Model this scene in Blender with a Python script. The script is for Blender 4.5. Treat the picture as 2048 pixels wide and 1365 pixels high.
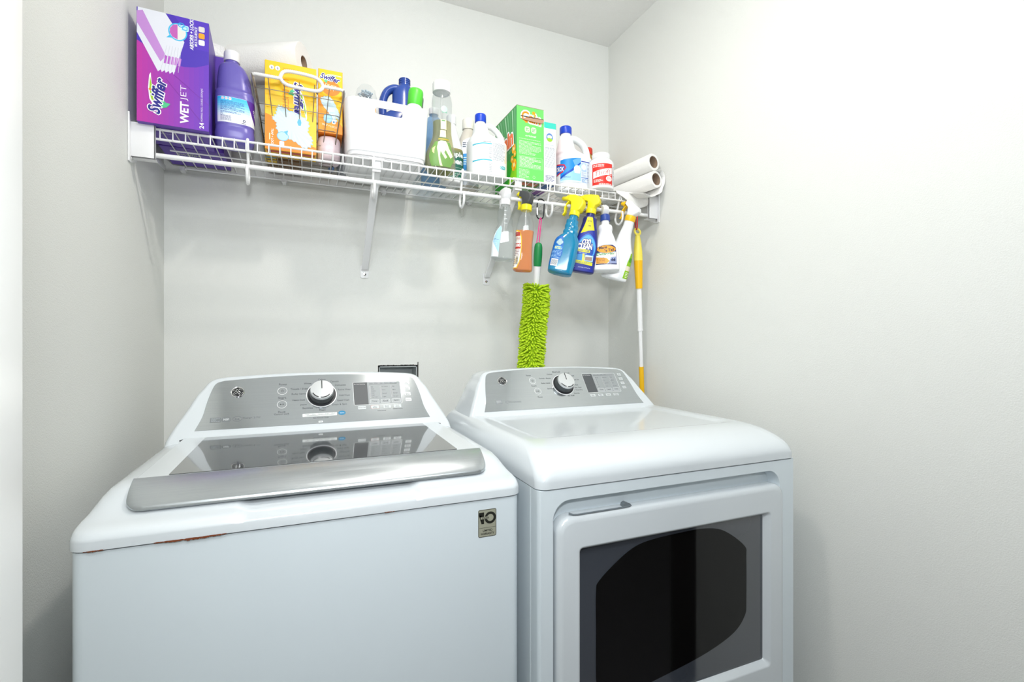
import bpy, bmesh, math, random
from mathutils import Vector, Matrix, Quaternion
random.seed(7)
PI = math.pi
E = 1.19                 # eye height of the camera
for o in list(bpy.data.objects): bpy.data.objects.remove(o)
C = bpy.context.scene.collection
scn = bpy.context.scene

# ------------------------------------------------------------------ camera
cd = bpy.data.cameras.new('camera'); cam = bpy.data.objects.new('camera', cd); C.objects.link(cam)
cd.sensor_width = 36; cd.lens = 36*980/2048; cd.clip_start = 0.02
cam.location = (0, 0, E); cam.rotation_euler = (PI/2, 0, -math.atan(413/980))
scn.camera = cam
# ------------------------------------------------------------------ world and light
w = bpy.data.worlds.new('world'); scn.world = w; w.use_nodes = True
w.node_tree.nodes['Background'].inputs[0].default_value = (.95, .98, 1, 1)
w.node_tree.nodes['Background'].inputs[1].default_value = .4
def area(name, loc, target, size, power, col, shape='DISK', size_y=None):
    l = bpy.data.lights.new(name, 'AREA'); l.shape = shape; l.size = size; l.energy = power; l.color = col
    if size_y: l.size_y = size_y
    o = bpy.data.objects.new(name, l); C.objects.link(o); o.location = loc
    o.rotation_euler = (Vector(target)-Vector(loc)).to_track_quat('-Z', 'Y').to_euler()
    return o
area('camera_flash', (-.01, -.03, E+.2), (.5, 1.5, E+.1),   .08, 4.4, (.95, .98, 1))
area('hall_bounce_fill', (.10, -.35, 2.36), (.35, 1.75, 1.9), .9, 22, (.93, .975, 1), 'RECTANGLE', .5)  # added fill high in the hall, standing in for light bounced off the ceiling
scn.view_settings.view_transform = 'Standard'; scn.view_settings.look = 'None'
scn.view_settings.gamma = 1; scn.view_settings.use_curve_mapping = False
scn.view_settings.exposure = 0.38

# ------------------------------------------------------------------ materials
_m = {}
def _new(name):
    m = bpy.data.materials.new(name); m.use_nodes = True
    return m, m.node_tree.nodes, m.node_tree.links, m.node_tree.nodes['Principled BSDF']
def mat(name, col, rough=.45, metal=0, bump=0, bscale=200, var=0, vscale=20, coat=0, spec=.5, emit=0, sub=0):
    if name in _m: return _m[name]
    m, n, l, p = _new(name)
    p.inputs['Base Color'].default_value = (*col, 1); p.inputs['Roughness'].default_value = rough
    p.inputs['Metallic'].default_value = metal; p.inputs['Coat Weight'].default_value = coat
    p.inputs['Coat Roughness'].default_value = .08
    p.inputs['Specular IOR Level'].default_value = spec
    if emit: p.inputs['Emission Color'].default_value = (*col, 1); p.inputs['Emission Strength'].default_value = emit
    if sub: p.inputs['Subsurface Weight'].default_value = sub; p.inputs['Subsurface Radius'].default_value = (.01, .01, .01)
    tc = n.new('ShaderNodeTexCoord')
    if bump:
        t = n.new('ShaderNodeTexNoise'); t.inputs['Scale'].default_value = bscale; t.inputs['Detail'].default_value = 3
        b = n.new('ShaderNodeBump'); b.inputs['Strength'].default_value = bump; b.inputs['Distance'].default_value = .002
        l.new(tc.outputs['Object'], t.inputs['Vector']); l.new(t.outputs[0], b.inputs['Height']); l.new(b.outputs[0], p.inputs['Normal'])
    if var:
        t = n.new('ShaderNodeTexNoise'); t.inputs['Scale'].default_value = vscale; t.inputs['Detail'].default_value = 4
        r = n.new('ShaderNodeMix'); r.data_type = 'RGBA'
        r.inputs[6].default_value = (*[c*(1-var) for c in col], 1); r.inputs[7].default_value = (*[min(1, c*(1+var)) for c in col], 1)
        l.new(tc.outputs['Object'], t.inputs['Vector']); l.new(t.outputs[0], r.inputs[0]); l.new(r.outputs[2], p.inputs['Base Color'])
    _m[name] = m; return m
def clear(name, tint, fres=1.35, diffuse=0, dcol=(1, 1, 1), rough=.03):
    """thin clear plastic or coloured liquid: see-through with a glossy skin"""
    if name in _m: return _m[name]
    m, n, l, p = _new(name); n.remove(p)
    out = [x for x in n if x.type == 'OUTPUT_MATERIAL'][0]
    t = n.new('ShaderNodeBsdfTransparent'); t.inputs[0].default_value = (*tint, 1)
    g = n.new('ShaderNodeBsdfGlossy'); g.inputs['Roughness'].default_value = rough
    lw = n.new('ShaderNodeLayerWeight'); lw.inputs[0].default_value = .35
    geo = n.new('ShaderNodeNewGeometry'); inv = n.new('ShaderNodeMath'); inv.operation = 'SUBTRACT'; inv.inputs[0].default_value = 1
    mul = n.new('ShaderNodeMath'); mul.operation = 'MULTIPLY'; f = n.new('ShaderNodeMath'); f.operation = 'MULTIPLY'; f.inputs[1].default_value = min(1, (fres-1)*2.2)
    l.new(geo.outputs['Backfacing'], inv.inputs[1]); l.new(lw.outputs['Fresnel'], mul.inputs[0]); l.new(inv.outputs[0], mul.inputs[1]); l.new(mul.outputs[0], f.inputs[0])
    d = n.new('ShaderNodeBsdfDiffuse'); d.inputs[0].default_value = (*dcol, 1)
    a = n.new('ShaderNodeMixShader'); a.inputs[0].default_value = diffuse
    b = n.new('ShaderNodeMixShader')
    l.new(t.outputs[0], a.inputs[1]); l.new(d.outputs[0], a.inputs[2])
    l.new(f.outputs[0], b.inputs[0]); l.new(a.outputs[0], b.inputs[1]); l.new(g.outputs[0], b.inputs[2])
    l.new(b.outputs[0], out.inputs[0]); _m[name] = m; return m
def hx(h):
    h = h.lstrip('#'); c = [int(h[i:i+2], 16)/255 for i in (0, 2, 4)]
    return tuple(x/12.92 if x <= .04045 else ((x+.055)/1.055)**2.4 for x in c)
def ink(h):      # printed colour
    return mat('print_'+h.lstrip('#'), hx(h), .42, spec=.4)
def paint(name, h, rough=.4, **k): return mat(name, hx(h), rough, **k)

WALL = paint('wall_paint', 'e7e8e4', .75, bump=.35, bscale=420, spec=.25)
CEIL = paint('ceiling_paint', 'f6f6f4', .85, bump=.8, bscale=160, spec=.2)
TRIM = paint('trim_paint', 'f4f4f2', .3)
CARPET = paint('grey_carpet', '77777b', .95, bump=1, bscale=500, var=.35, vscale=260)
ENAMEL = paint('white_enamel', 'd9dfe3', .22, coat=.5, bump=0)
ENAMEL2 = paint('white_enamel_cabinet', 'dbe4e9', .3, coat=.2, bump=.01, bscale=300)
WIRE = paint('white_vinyl_wire', 'eeeeee', .35)
WPLA = paint('white_plastic', 'efeff0', .38, spec=.5)
SEAM = paint('seam_grey', '4a4c4e', .6)
DARKM = paint('dark_plastic', '24262a', .35)
STEELW = mat('steel_wire', hx('8c857c'), .35, .85)
CHROME = mat('chrome', (.8, .8, .8), .12, 1)
CARD = paint('brown_cardboard', '9c8672', .8, var=.1, vscale=60)
PAPER = paint('paper_towel', 'f0efec', .9, bump=.5, bscale=300)
def brushed():
    m, n, l, p = _new('brushed_silver')
    tc = n.new('ShaderNodeTexCoord'); mp = n.new('ShaderNodeMapping'); mp.inputs['Scale'].default_value = (6, 900, 900)
    t = n.new('ShaderNodeTexNoise'); t.inputs['Scale'].default_value = 1; t.inputs['Detail'].default_value = 2
    r = n.new('ShaderNodeMix'); r.data_type = 'RGBA'; r.inputs[6].default_value = (*hx('b4b9bc'), 1); r.inputs[7].default_value = (*hx('c4c9cc'), 1)
    l.new(tc.outputs['Object'], mp.inputs[0]); l.new(mp.outputs[0], t.inputs['Vector']); l.new(t.outputs[0], r.inputs[0]); l.new(r.outputs[2], p.inputs['Base Color'])
    p.inputs['Metallic'].default_value = .8; p.inputs['Roughness'].default_value = .25
    p.inputs['Anisotropic'].default_value = .4
    return m
SILVER = brushed()
SILVERP = SILVER.copy(); SILVERP.name = 'brushed_silver_panel'; _p = SILVERP.node_tree.nodes['Principled BSDF']; _p.inputs['Roughness'].default_value = .085; _p.inputs['Anisotropic'].default_value = 0

# ------------------------------------------------------------------ mesh builder
class MB:
    def __init__(s): s.v = []; s.f = []; s.m = []
    def add(s, vs, fs, mi=0, M=None):
        b = len(s.v)
        for p in vs:
            p = Vector(p); s.v.append(M @ p if M else p)
        for f in fs: s.f.append([i+b for i in f]); s.m.append(mi)
        return s
    def box(s, a, b, mi=0, M=None):
        x0, y0, z0 = a; x1, y1, z1 = b
        return s.add([(x0,y0,z0),(x1,y0,z0),(x1,y1,z0),(x0,y1,z0),(x0,y0,z1),(x1,y0,z1),(x1,y1,z1),(x0,y1,z1)],
              [(0,3,2,1),(4,5,6,7),(0,1,5,4),(1,2,6,5),(2,3,7,6),(3,0,4,7)], mi, M)
    def loft(s, rings, c0=True, c1=True, mi=0, M=None, closed=True):
        n = len(rings[0]); vs = [p for r in rings for p in r]; fs = []
        for k in range(len(rings)-1):
            for i in range(n if closed else n-1):
                j = (i+1) % n; fs.append((k*n+i, k*n+j, (k+1)*n+j, (k+1)*n+i))
        if c0: fs.append(tuple(reversed(range(n))))
        if c1: fs.append(tuple(range((len(rings)-1)*n, len(rings)*n)))
        return s.add(vs, fs, mi, M)
    def tube(s, pts, r, seg=10, mi=0, closed=False, M=None, caps=True):
        pts = [Vector(p) for p in pts]; n = len(pts); rings = []
        rs = r if isinstance(r, (list, tuple)) else [r]*n
        up = None
        for i, p in enumerate(pts):
            a = pts[(i-1) % n] if (closed or i > 0) else p; b = pts[(i+1) % n] if (closed or i < n-1) else p
            t = (b-a).normalized()
            if up is None:
                up = Vector((0, 0, 1)) if abs(t.z) < .9 else Vector((0, 1, 0))
            up = (up - t*up.dot(t)).normalized(); q = t.cross(up)
            rings.append([p + (up*math.cos(2*PI*k/seg) + q*math.sin(2*PI*k/seg))*rs[i] for k in range(seg)])
        if closed:
            b0 = len(rings); vs = [p for q in rings for p in q]
            # match twist when closing
            d = min(range(seg), key=lambda k: (rings[-1][0]-rings[0][k]).length)
            fs = []
            for k in range(b0):
                for i in range(seg):
                    j = (i+1) % seg
                    if k < b0-1: fs.append((k*seg+i, (k+1)*seg+i, (k+1)*seg+j, k*seg+j))
                    else: fs.append((k*seg+i, (i+d) % seg, (j+d) % seg, k*seg+j))
            return s.add(vs, fs, mi, M)
        rings = [list(reversed(q)) for q in rings]
        return s.loft(rings, caps, caps, mi, M)
    def lathe(s, prof, seg=40, mi=0, M=None, caps=True):
        rings = [[(r*math.cos(2*PI*k/seg), r*math.sin(2*PI*k/seg), z) for k in range(seg)] for r, z in prof]
        return s.loft(rings, caps, caps, mi, M)
    def prism(s, poly, d0, d1, mi=0, M=None):
        n = len(poly)
        return s.loft([[(x, y, d0) for x, y in poly], [(x, y, d1) for x, y in poly]], True, True, mi, M)
    def obj(s, name, mats, parent=None, smooth=35, bevel=0, bseg=3, sub=0, wn=False):
        me = bpy.data.meshes.new(name); me.from_pydata([tuple(p) for p in s.v], [], s.f)
        if not isinstance(mats, (list, tuple)): mats = [mats]
        for m in mats: me.materials.append(m)
        me.polygons.foreach_set('material_index', s.m)
        bm = bmesh.new(); bm.from_mesh(me); bmesh.ops.recalc_face_normals(bm, faces=bm.faces)
        if bevel:
            es = [e for e in bm.edges if len(e.link_faces) == 2 and e.calc_face_angle(0) > math.radians(28)]
            bmesh.ops.bevel(bm, geom=es, offset=bevel, segments=bseg, profile=.5, affect='EDGES', clamp_overlap=True)
        bm.to_mesh(me); bm.free()
        if smooth:
            me.shade_smooth(); me.set_sharp_from_angle(angle=math.radians(smooth))
        o = bpy.data.objects.new(name, me); C.objects.link(o)
        if parent: o.parent = parent
        if wn:
            md = o.modifiers.new('w', 'WEIGHTED_NORMAL'); md.keep_sharp = True; md.weight = 90
        if sub:
            md = o.modifiers.new('s', 'SUBSURF'); md.levels = sub; md.render_levels = sub
        return o
def tag(o, label=None, cat=None, group=None, kind=None):
    for k, v in (('label', label), ('category', cat), ('group', group), ('kind', kind)):
        if v: o[k] = v
    return o
def thing(name, label, cat, loc=(0, 0, 0), rotz=0, group=None):
    o = bpy.data.objects.new(name, None); C.objects.link(o); o.empty_display_size = .05
    o.location = loc; o.rotation_euler = (0, 0, rotz)
    return tag(o, label, cat, group)
def rrect(x0, y0, x1, y1, r, n=6):
    pts = []
    for cx, cy, a in ((x1-r, y1-r, 0), (x0+r, y1-r, 90), (x0+r, y0+r, 180), (x1-r, y0+r, 270)):
        for k in range(n+1):
            t = math.radians(a+90*k/n); pts.append((cx+r*math.cos(t), cy+r*math.sin(t)))
    return pts
def ell(cx, cy, rx, ry, n=28): return [(cx+rx*math.cos(2*PI*k/n), cy+ry*math.sin(2*PI*k/n)) for k in range(n)]
def crom(pts, n=6, closed=False):
    """smooth curve through points"""
    P = [Vector(p) for p in pts]; out = []; L = len(P)
    rng = range(L) if closed else range(L-1)
    for i in rng:
        if closed: a, b, c, d = P[(i-1) % L], P[i], P[(i+1) % L], P[(i+2) % L]
        else: a, b, c, d = P[max(i-1, 0)], P[i], P[i+1], P[min(i+2, L-1)]
        for k in range(n):
            t = k/n
            out.append(.5*((2*b)+(c-a)*t+(2*a-5*b+4*c-d)*t*t+(3*b-a-3*c+d)*t**3))
    if not closed: out.append(P[-1])
    return out

# ------------------------------------------------------------------ print (flat ink shapes laid on a surface)
_txt = {}
def glyphs(s, bold=0, shear=0):
    k = (s, bold, shear)
    if k in _txt: return _txt[k]
    cu = bpy.data.curves.new('t', 'FONT'); cu.body = s; cu.size = 1; cu.offset = bold; cu.shear = shear; cu.resolution_u = 3
    o = bpy.data.objects.new('t', cu); C.objects.link(o)
    dg = bpy.context.evaluated_depsgraph_get(); dg.update()
    me = bpy.data.meshes.new_from_object(o.evaluated_get(dg))
    vs = [(v.co.x, v.co.y) for v in me.vertices]; fs = [list(p.vertices) for p in me.polygons]
    bpy.data.objects.remove(o); bpy.data.curves.remove(cu); bpy.data.meshes.remove(me)
    _txt[k] = (vs, fs); return _txt[k]
class Ink:
    """f(s, t, off) -> point; shapes are stacked in thin layers"""
    def __init__(s, f, step=1, base=.0003, lay=.00003): s.f = f; s.step = step; s.off = base; s.lay = lay; s.mb = MB(); s.cols = []
    def ci(s, c):
        if c not in s.cols: s.cols.append(c)
        return s.cols.index(c)
    def up(s, k=1): s.off += s.lay*k
    def raw(s, vs, fs, col):
        if s.step < .5 and any(math.hypot(vs[f[i]][0]-vs[f[i-1]][0], vs[f[i]][1]-vs[f[i-1]][1]) > s.step*1.6 for f in fs for i in range(len(f))):
            bm = bmesh.new(); vv = [bm.verts.new((x, y, 0)) for x, y in vs]
            for f in fs:
                try: bm.faces.new([vv[i] for i in f])
                except ValueError: pass
            bmesh.ops.triangulate(bm, faces=bm.faces[:])
            for _ in range(6):
                es = [e for e in bm.edges if e.calc_length() > s.step*1.6]
                if not es: break
                bmesh.ops.subdivide_edges(bm, edges=es, cuts=1); bmesh.ops.triangulate(bm, faces=[f for f in bm.faces if len(f.verts) > 3])
            bm.verts.index_update(); vs = [(v.co.x, v.co.y) for v in bm.verts]; fs = [[v.index for v in q.verts] for q in bm.faces]; bm.free()
        s.mb.add([s.f(x, y, s.off) for x, y in vs], fs, s.ci(col)); return s
    def rect(s, x0, y0, x1, y1, col, lift=True):
        nx = max(1, math.ceil(abs(x1-x0)/s.step)); ny = max(1, math.ceil(abs(y1-y0)/s.step))
        vs = [(x0+(x1-x0)*i/nx, y0+(y1-y0)*j/ny) for j in range(ny+1) for i in range(nx+1)]
        fs = [(j*(nx+1)+i, j*(nx+1)+i+1, (j+1)*(nx+1)+i+1, (j+1)*(nx+1)+i) for j in range(ny) for i in range(nx)]
        s.raw(vs, fs, col)
        if lift: s.up()
        return s
    def poly(s, pts, col, lift=True):
        bm = bmesh.new(); vv = [bm.verts.new((p[0], p[1], 0)) for p in pts]
        f = bm.faces.new(vv); bmesh.ops.triangulate(bm, faces=[f])
        for _ in range(6):
            es = [e for e in bm.edges if e.calc_length() > s.step*1.6]
            if not es: break
            bmesh.ops.subdivide_edges(bm, edges=es, cuts=1); bmesh.ops.triangulate(bm, faces=bm.faces[:])
        bm.verts.index_update()
        s.raw([(v.co.x, v.co.y) for v in bm.verts], [[v.index for v in q.verts] for q in bm.faces], col); bm.free()
        if lift: s.up()
        return s
    def ring(s, cx, cy, rx, ry, w, col, n=36):
        a = ell(cx, cy, rx, ry, n); b = ell(cx, cy, rx-w, ry-w, n)
        s.raw(a+b, [(i, (i+1) % n, n+(i+1) % n, n+i) for i in range(n)], col); s.up(); return s
    def frame(s, pts_out, pts_in, col):
        n = len(pts_out); s.raw(pts_out+pts_in, [(i, (i+1) % n, n+(i+1) % n, n+i) for i in range(n)], col); s.up(); return s
    def rframe(s, x0, y0, x1, y1, r, w, col): return s.frame(rrect(x0, y0, x1, y1, r), rrect(x0+w, y0+w, x1-w, y1-w, max(r-w, 1e-4)), col)
    def text(s, t, cx, cy, wd, ht, col, rot=0, bold=.01, shear=0, lift=True, halo=None, hw=.06):
        base, _ = glyphs(t, 0, shear)
        X = [v[0] for v in base]; Y = [v[1] for v in base]
        sx = wd/(max(X)-min(X)); sy = ht/(max(Y)-min(Y)); mx = (max(X)+min(X))/2; my = (max(Y)+min(Y))/2
        c, q = math.cos(math.radians(rot)), math.sin(math.radians(rot))
        def put(b, colr):
            vs, fs = glyphs(t, b, shear)
            pts = [((x-mx)*sx, (y-my)*sy) for x, y in vs]
            s.raw([(cx+x*c-y*q, cy+x*q+y*c) for x, y in pts], fs, colr)
        if halo: put(hw, halo); s.up()
        put(bold, col)
        if lift: s.up()
        return s
    def lines(s, x0, y0, x1, y1, n, col, h=.45, fill=.9, rot=False):
        """tiny print: rows of word-sized dashes"""
        dy = (y1-y0)/n
        for k in range(n):
            y = y1-(k+.5)*dy; x = x0; end = x1 if random.random() > .25 else x0+(x1-x0)*random.uniform(.5, .95)
            while x < end:
                wl = random.uniform(1.0, 3.2)*abs(dy)*fill; xe = min(x+wl, end)
                if rot: q = [(y-dy*h/2, x), (y+dy*h/2, x), (y+dy*h/2, xe), (y-dy*h/2, xe)]
                else: q = [(x, y-dy*h/2), (xe, y-dy*h/2), (xe, y+dy*h/2), (x, y+dy*h/2)]
                s.raw(q, [(0, 1, 2, 3)], col); x = xe+abs(dy)*.35
        s.up(); return s
    def obj(s, name, parent): return s.mb.obj(name, [ink(c) if isinstance(c, str) else c for c in s.cols], parent, smooth=0)

# ------------------------------------------------------------------ the room
XL, XR, YB, ZC, YD = -.389, 1.18, 1.75, 2.432, .42
def slab(name, a, b, m):
    o = MB().box(a, b).obj(name, m, smooth=0); o['kind'] = 'structure'; return o
slab('floor', (-1.6, -1.5, -.05), (2.4, YB+.1, 0), CARPET)
slab('ceiling', (-1.6, -1.5, ZC), (2.4, YB+.1, ZC+.05), CEIL)
slab('wall_left', (XL-.1, YD, 0), (XL, YB+.1, ZC), WALL)
slab('wall_right', (XR, YD-.12, 0), (XR+.1, YB+.1, ZC), WALL)
# back wall with the cut opening of the washer supply box
ox0, ox1, oz0, oz1 = .232, .372, E-.30, E-.085
mb = MB()
for a, b in (((XL, YB, 0), (ox0, YB+.1, ZC)), ((ox1, YB, 0), (XR, YB+.1, ZC)), ((ox0, YB, 0), (ox1, YB+.1, oz0)), ((ox0, YB, oz1), (ox1, YB+.1, ZC))): mb.box(a, b)
o = mb.obj('wall_back', WALL, smooth=0); o['kind'] = 'structure'
JX = -.170
slab('wall_front', (-1.6, YD-.12, 0), (JX-.02, YD, ZC), WALL)
slab('wall_front_right', (XR, YD-.12, 0), (2.4, YD, ZC), WALL)
slab('wall_hall_left', (-1.7, -1.5, 0), (-1.6, YD, ZC), WALL)
slab('wall_hall_right', (2.4, -1.5, 0), (2.5, YD, ZC), WALL)
slab('wall_hall_back', (-1.6, -1.6, 0), (2.4, -1.5, ZC), WALL)
o = MB().box((JX-.02, YD-.135, 0), (JX, YD+.0, ZC)).obj('trim_1', TRIM, bevel=.002); o['kind'] = 'structure'
# box set in the wall
t = thing('outlet_box', 'grey recessed supply box in wall behind the washing machine', 'outlet box', (ox0, YB, oz0))
mb = MB(); W_, H_ = ox1-ox0, oz1-oz0
g = .004
mb.box((g, .002, g), (g+.003, .08, H_-g)); mb.box((W_-g-.003, .002, g), (W_-g, .08, H_-g)); mb.box((g, .002, H_-g-.003), (W_-g, .08, H_-g)); mb.box((g, .002, g), (W_-g, .08, g+.003)); mb.box((g, .077, g), (W_-g, .08, H_-g))
mb.obj('housing', paint('grey_box', 'b4babb', .5), t)
MB().tube([(.03, .075, H_-.06), (.03, .03, H_-.06), (.03, .02, H_-.12)], .008).obj('pipe_stub', CHROME, t)
mb = MB()
for i in range(40):
    x = random.uniform(.0, W_); mb.box((x, -.0008, H_-.001), (x+random.uniform(.002, .006), .0006, H_+random.uniform(.0003, .0014)))
mb.box((W_-.002, -.0008, .1), (W_+.001, .0006, H_+.01))
mb.obj('rough_cut_edge', paint('cut_edge', '4c4a45', .9), t)
# ceiling lamp in the laundry closet, out of frame: reflected in the washer panel
t = thing('ceiling_lamp', 'small round white dome lamp on the closet ceiling', 'lamp', (.418, .892, ZC))
MB().lathe([(.070, 0), (.070, -.018), (.060, -.022)], 40).obj('lamp_base', TRIM, t)
MB().lathe([(.052, -.018), (.052, -.026), (.044, -.036), (.025, -.042), (.001, -.044)], 40).obj('lamp_dome', mat('lamp_glow', (1, .92, .80), .4, emit=45), t)
area('lamp_light', (.418, .892, ZC-.048), (.418, .892, 0), .09, 4.0, (1, .96, .91))

# ------------------------------------------------------------------ washing machine and dryer
def cover_rings(x0, x1, y0, y1, z0, zt, wx, wy, r0, inner=None, scoop=None, nth=9, lip=.012, prof=None):
    """rounded top cover as nested rounded rectangles"""
    def ring(ix, iyf, iyb, z, r, k):
        a, b, c, d = x0+ix, x1-ix, y0+iyf, y1-iyb; out = []
        r = max(r, .004)
        def arc(cx, cy, a0):
            return [(cx+r*math.cos(math.radians(a0+90*q/6)), cy+r*math.sin(math.radians(a0+90*q/6)), z) for q in range(7)]
        out += arc(b-r, d-r, 0)[:-1]
        out += [(b-r+(a+r-b+r)*q/10, d, z) for q in range(10)]
        out += arc(a+r, d-r, 90)[:-1]
        out += [(a, d-r+(c+r-d+r)*q/10, z) for q in range(10)]
        out += arc(a+r, c+r, 180)[:-1]
        out += [(a+r+(b-r-a-r)*q/150, c, z) for q in range(150)]
        out += arc(b-r, c+r, 270)[:-1]
        out += [(b, c+r+(d-r-c-r)*q/10, z) for q in range(10)]
        if scoop:
            sx0, sx1, dep, zlo = scoop
            o2 = []
            for (x, y, zz) in out:
                if y < c+.002:
                    e = .024
                    f = min(max((x-sx0)/e, 0), 1)*min(max((sx1-x)/e, 0), 1); f = f*f*(3-2*f)
                    g = min(max((z-zlo)/.010, 0), 1); g = g*g*(3-2*g)
                    y += dep*f*g*k
                o2.append((x, y, zz))
            out = o2
        return out
    rings = [ring(0, 0, 0, z0, r0, 1), ring(0, 0, 0, z0+lip, r0, 1)]
    H = zt-z0-lip
    for i in range(1, nth+1):
        th = PI/2*i/nth; c = 1-math.cos(th); sn = math.sin(th)
        rings.append(ring(wx*c, wy*c, .02*c, z0+lip+H*sn, r0+(.02)*sn, 1-i/nth*.6))
    if prof:
        rings = rings[:2]+[ring(ix, iy, min(iy, .02), z, r0+ix*.3, kk) for ix, iy, z, kk in prof]
    if inner:
        for (dx, dyf, dyb, dz) in inner: rings.append(ring(wx+dx, wy+dyf, .02+dyb, zt+dz, r0+.015, 0))
    return rings

def console_outline(hw=.3285, top=.2565, v1=.150, arc=.009, ins=0):
    """half-symmetric outline of the raised control console in its tilted plane"""
    k = [(hw, -.06), (hw-.002, -.02), (hw-.017, .022), (hw-.035, .062), (hw-.049, .098), (top+.012, v1-.034), (top+.002, v1-.016), (top-.014, v1-.005), (top-.04, v1)]
    half = [(p.x, p.y) for p in crom([(a, b, 0) for a, b in k], 4)]
    n = 14; tp = [((top-.04)*(1-2*i/n), v1+arc*(1-(1-2*i/n)**2)) for i in range(1, n)]
    pts = half+tp+[(-x, y) for x, y in reversed(half)]
    if ins:
        cx = 0; out = []
        for i, (x, y) in enumerate(pts):
            a = pts[max(i-1, 0)]; b = pts[min(i+1, len(pts)-1)]
            dx, dy = b[0]-a[0], b[1]-a[1]; L = math.hypot(dx, dy) or 1
            out.append((x-dy/L*ins, y+dx/L*ins))
        return out
    return pts
Y0, Z0 = 1.31, E-.205     # console plane: rises .8, leans back .6
def console(root, cx, ry, face_m):
    """ry: root y; everything in root-local coordinates (root at (cx, ry, 0))"""
    def P(u, v, off=0): return Vector((u, Y0-ry+.6*v-.8*off, Z0+.8*v+.6*off))
    mb = MB(); rings = []
    for ins, off in ((.011, .0), (.0065, -.0018), (.0028, -.005), (.0007, -.0095), (0, -.015)):
        rings.append([P(u, v, off) for u, v in console_outline(ins=ins)])
    # backs: straight back to the rear face
    yb = 1.488-ry
    o = console_outline()
    for t_, sc in ((.5, 1.0), (.85, .995), (.96, .98), (1, .96)):
        q = []
        for u, v in o:
            p = P(u, v, -.015); y = p.y+(yb-p.y)*t_
            q.append(Vector((u*sc, y, p.z-(1-sc)*.12*(1 if v > .1 else 0))))
        rings.append(q)
    mb.loft(rings)
    cons = mb.obj('control_console', ENAMEL, root, smooth=50, wn=True)
    return cons, P
def panel_outline(bw, tw, v0, v1, arc, r=.022):
    pts = [(-bw, v0), (bw, v0)]
    # right side up to the rounded corner
    def side(s):
        c = [(bw*s, v0), ((bw-.012)*s, v0+.035), ((tw+.010)*s, v0+.075), (tw*s+.002*s, v1-r), ((tw-.006)*s, v1-.006), ((tw-r)*s, v1)]
        return [(p.x, p.y) for p in crom([(a, b, 0) for a, b in c], 4)]
    R = side(1); n = 16
    top = [((tw-r)*(1-2*i/n), v1+arc*(1-(1-2*i/n)**2)) for i in range(1, n)]
    return R+top+list(reversed(side(-1)))
def knob(root, P, u, v, r, face):
    n = Vector((0, -.8, .6)); up = Vector((0, .6, .8)); x = Vector((1, 0, 0))
    M = Matrix((( x.x, up.x, n.x, 0), (x.y, up.y, n.y, 0), (x.z, up.z, n.z, 0), (0, 0, 0, 1)))
    M.translation = P(u, v, 0)
    mb = MB().lathe([(r*1.30, 0), (r*1.30, .0015), (r*1.2, .0016)], 48, 0, M)
    mb.lathe([(r*1.22, .001), (r*1.22, .0022), (r*1.08, .0022)], 48, 1, M)
    mb.lathe([(r*1.05, .002), (r*1.03, .014), (r*.99, .022)], 48, 2, M)
    mb.lathe([(r*.99, .022), (r*.98, .025), (r*.94, .0275), (r*.5, .0285), (.0005, .0288)], 48, 3, M)
    mb.box((-.0011, .002, .0284), (.0011, r*.9, .0293), 1, M)
    for a0, a1 in ((205, 250), (262, 320)):
        pts = [(math.cos(math.radians(a0+(a1-a0)*i/8))*r*q, math.sin(math.radians(a0+(a1-a0)*i/8))*r*q) for q in (.88, .80) for i in range(9)]
        mb.add([(a, b, .0292) for a, b in pts], [(i, i+1, 10+i, 9+i) for i in range(8)], 1, M)
    return mb.obj('dial', [WPLA, DARKM, paint('knob_side', '5c6062', .3, metal=.6), paint('knob_face', 'd6d9da', .3, metal=.35)], root)
def badge_ge(cons, P, u, v, r):
    n = Vector((0, -.8, .6)); up = Vector((0, .6, .8)); x = Vector((1, 0, 0))
    M = Matrix(((x.x, up.x, n.x, 0), (x.y, up.y, n.y, 0), (x.z, up.z, n.z, 0), (0, 0, 0, 1))); M.translation = P(u, v, 0)
    mb = MB().lathe([(r, 0), (r, .002), (r*.93, .0034), (r*.84, .003)], 40, 0, M)
    mb.lathe([(r*.86, .0030), (.0003, .0031)], 40, 1, M)
    def st(pts, w, z=.0036):
        c = crom([(a*r, b*r, z) for a, b in pts], 5); mb.tube([p for p in c], w*r, 6, 0, M=M)
    for k in range(4):   # four scrolls round the rim
        a = PI/4+k*PI/2
        st([(.70*math.cos(a+.62-q*.31), .70*math.sin(a+.62-q*.31)) for q in range(4)]+[(.58*math.cos(a-.45), .58*math.sin(a-.45))], .045)
    # script G and E
    st([(-.02, .34), (-.14, .42), (-.24, .30), (-.14, .12), (-.30, .02), (-.42, -.16), (-.28, -.32), (-.10, -.22), (-.06, .0), (-.2, .06), (-.34, .12), (-.44, .26)], .05)
    st([(.40, .30), (.26, .42), (.10, .30), (.16, .10), (.30, .06), (.12, .0), (.04, -.18), (.18, -.34), (.38, -.24), (.36, -.08), (.26, -.1)], .05)
    return mb.obj('logo_badge', [CHROME, DARKM], cons)

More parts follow.
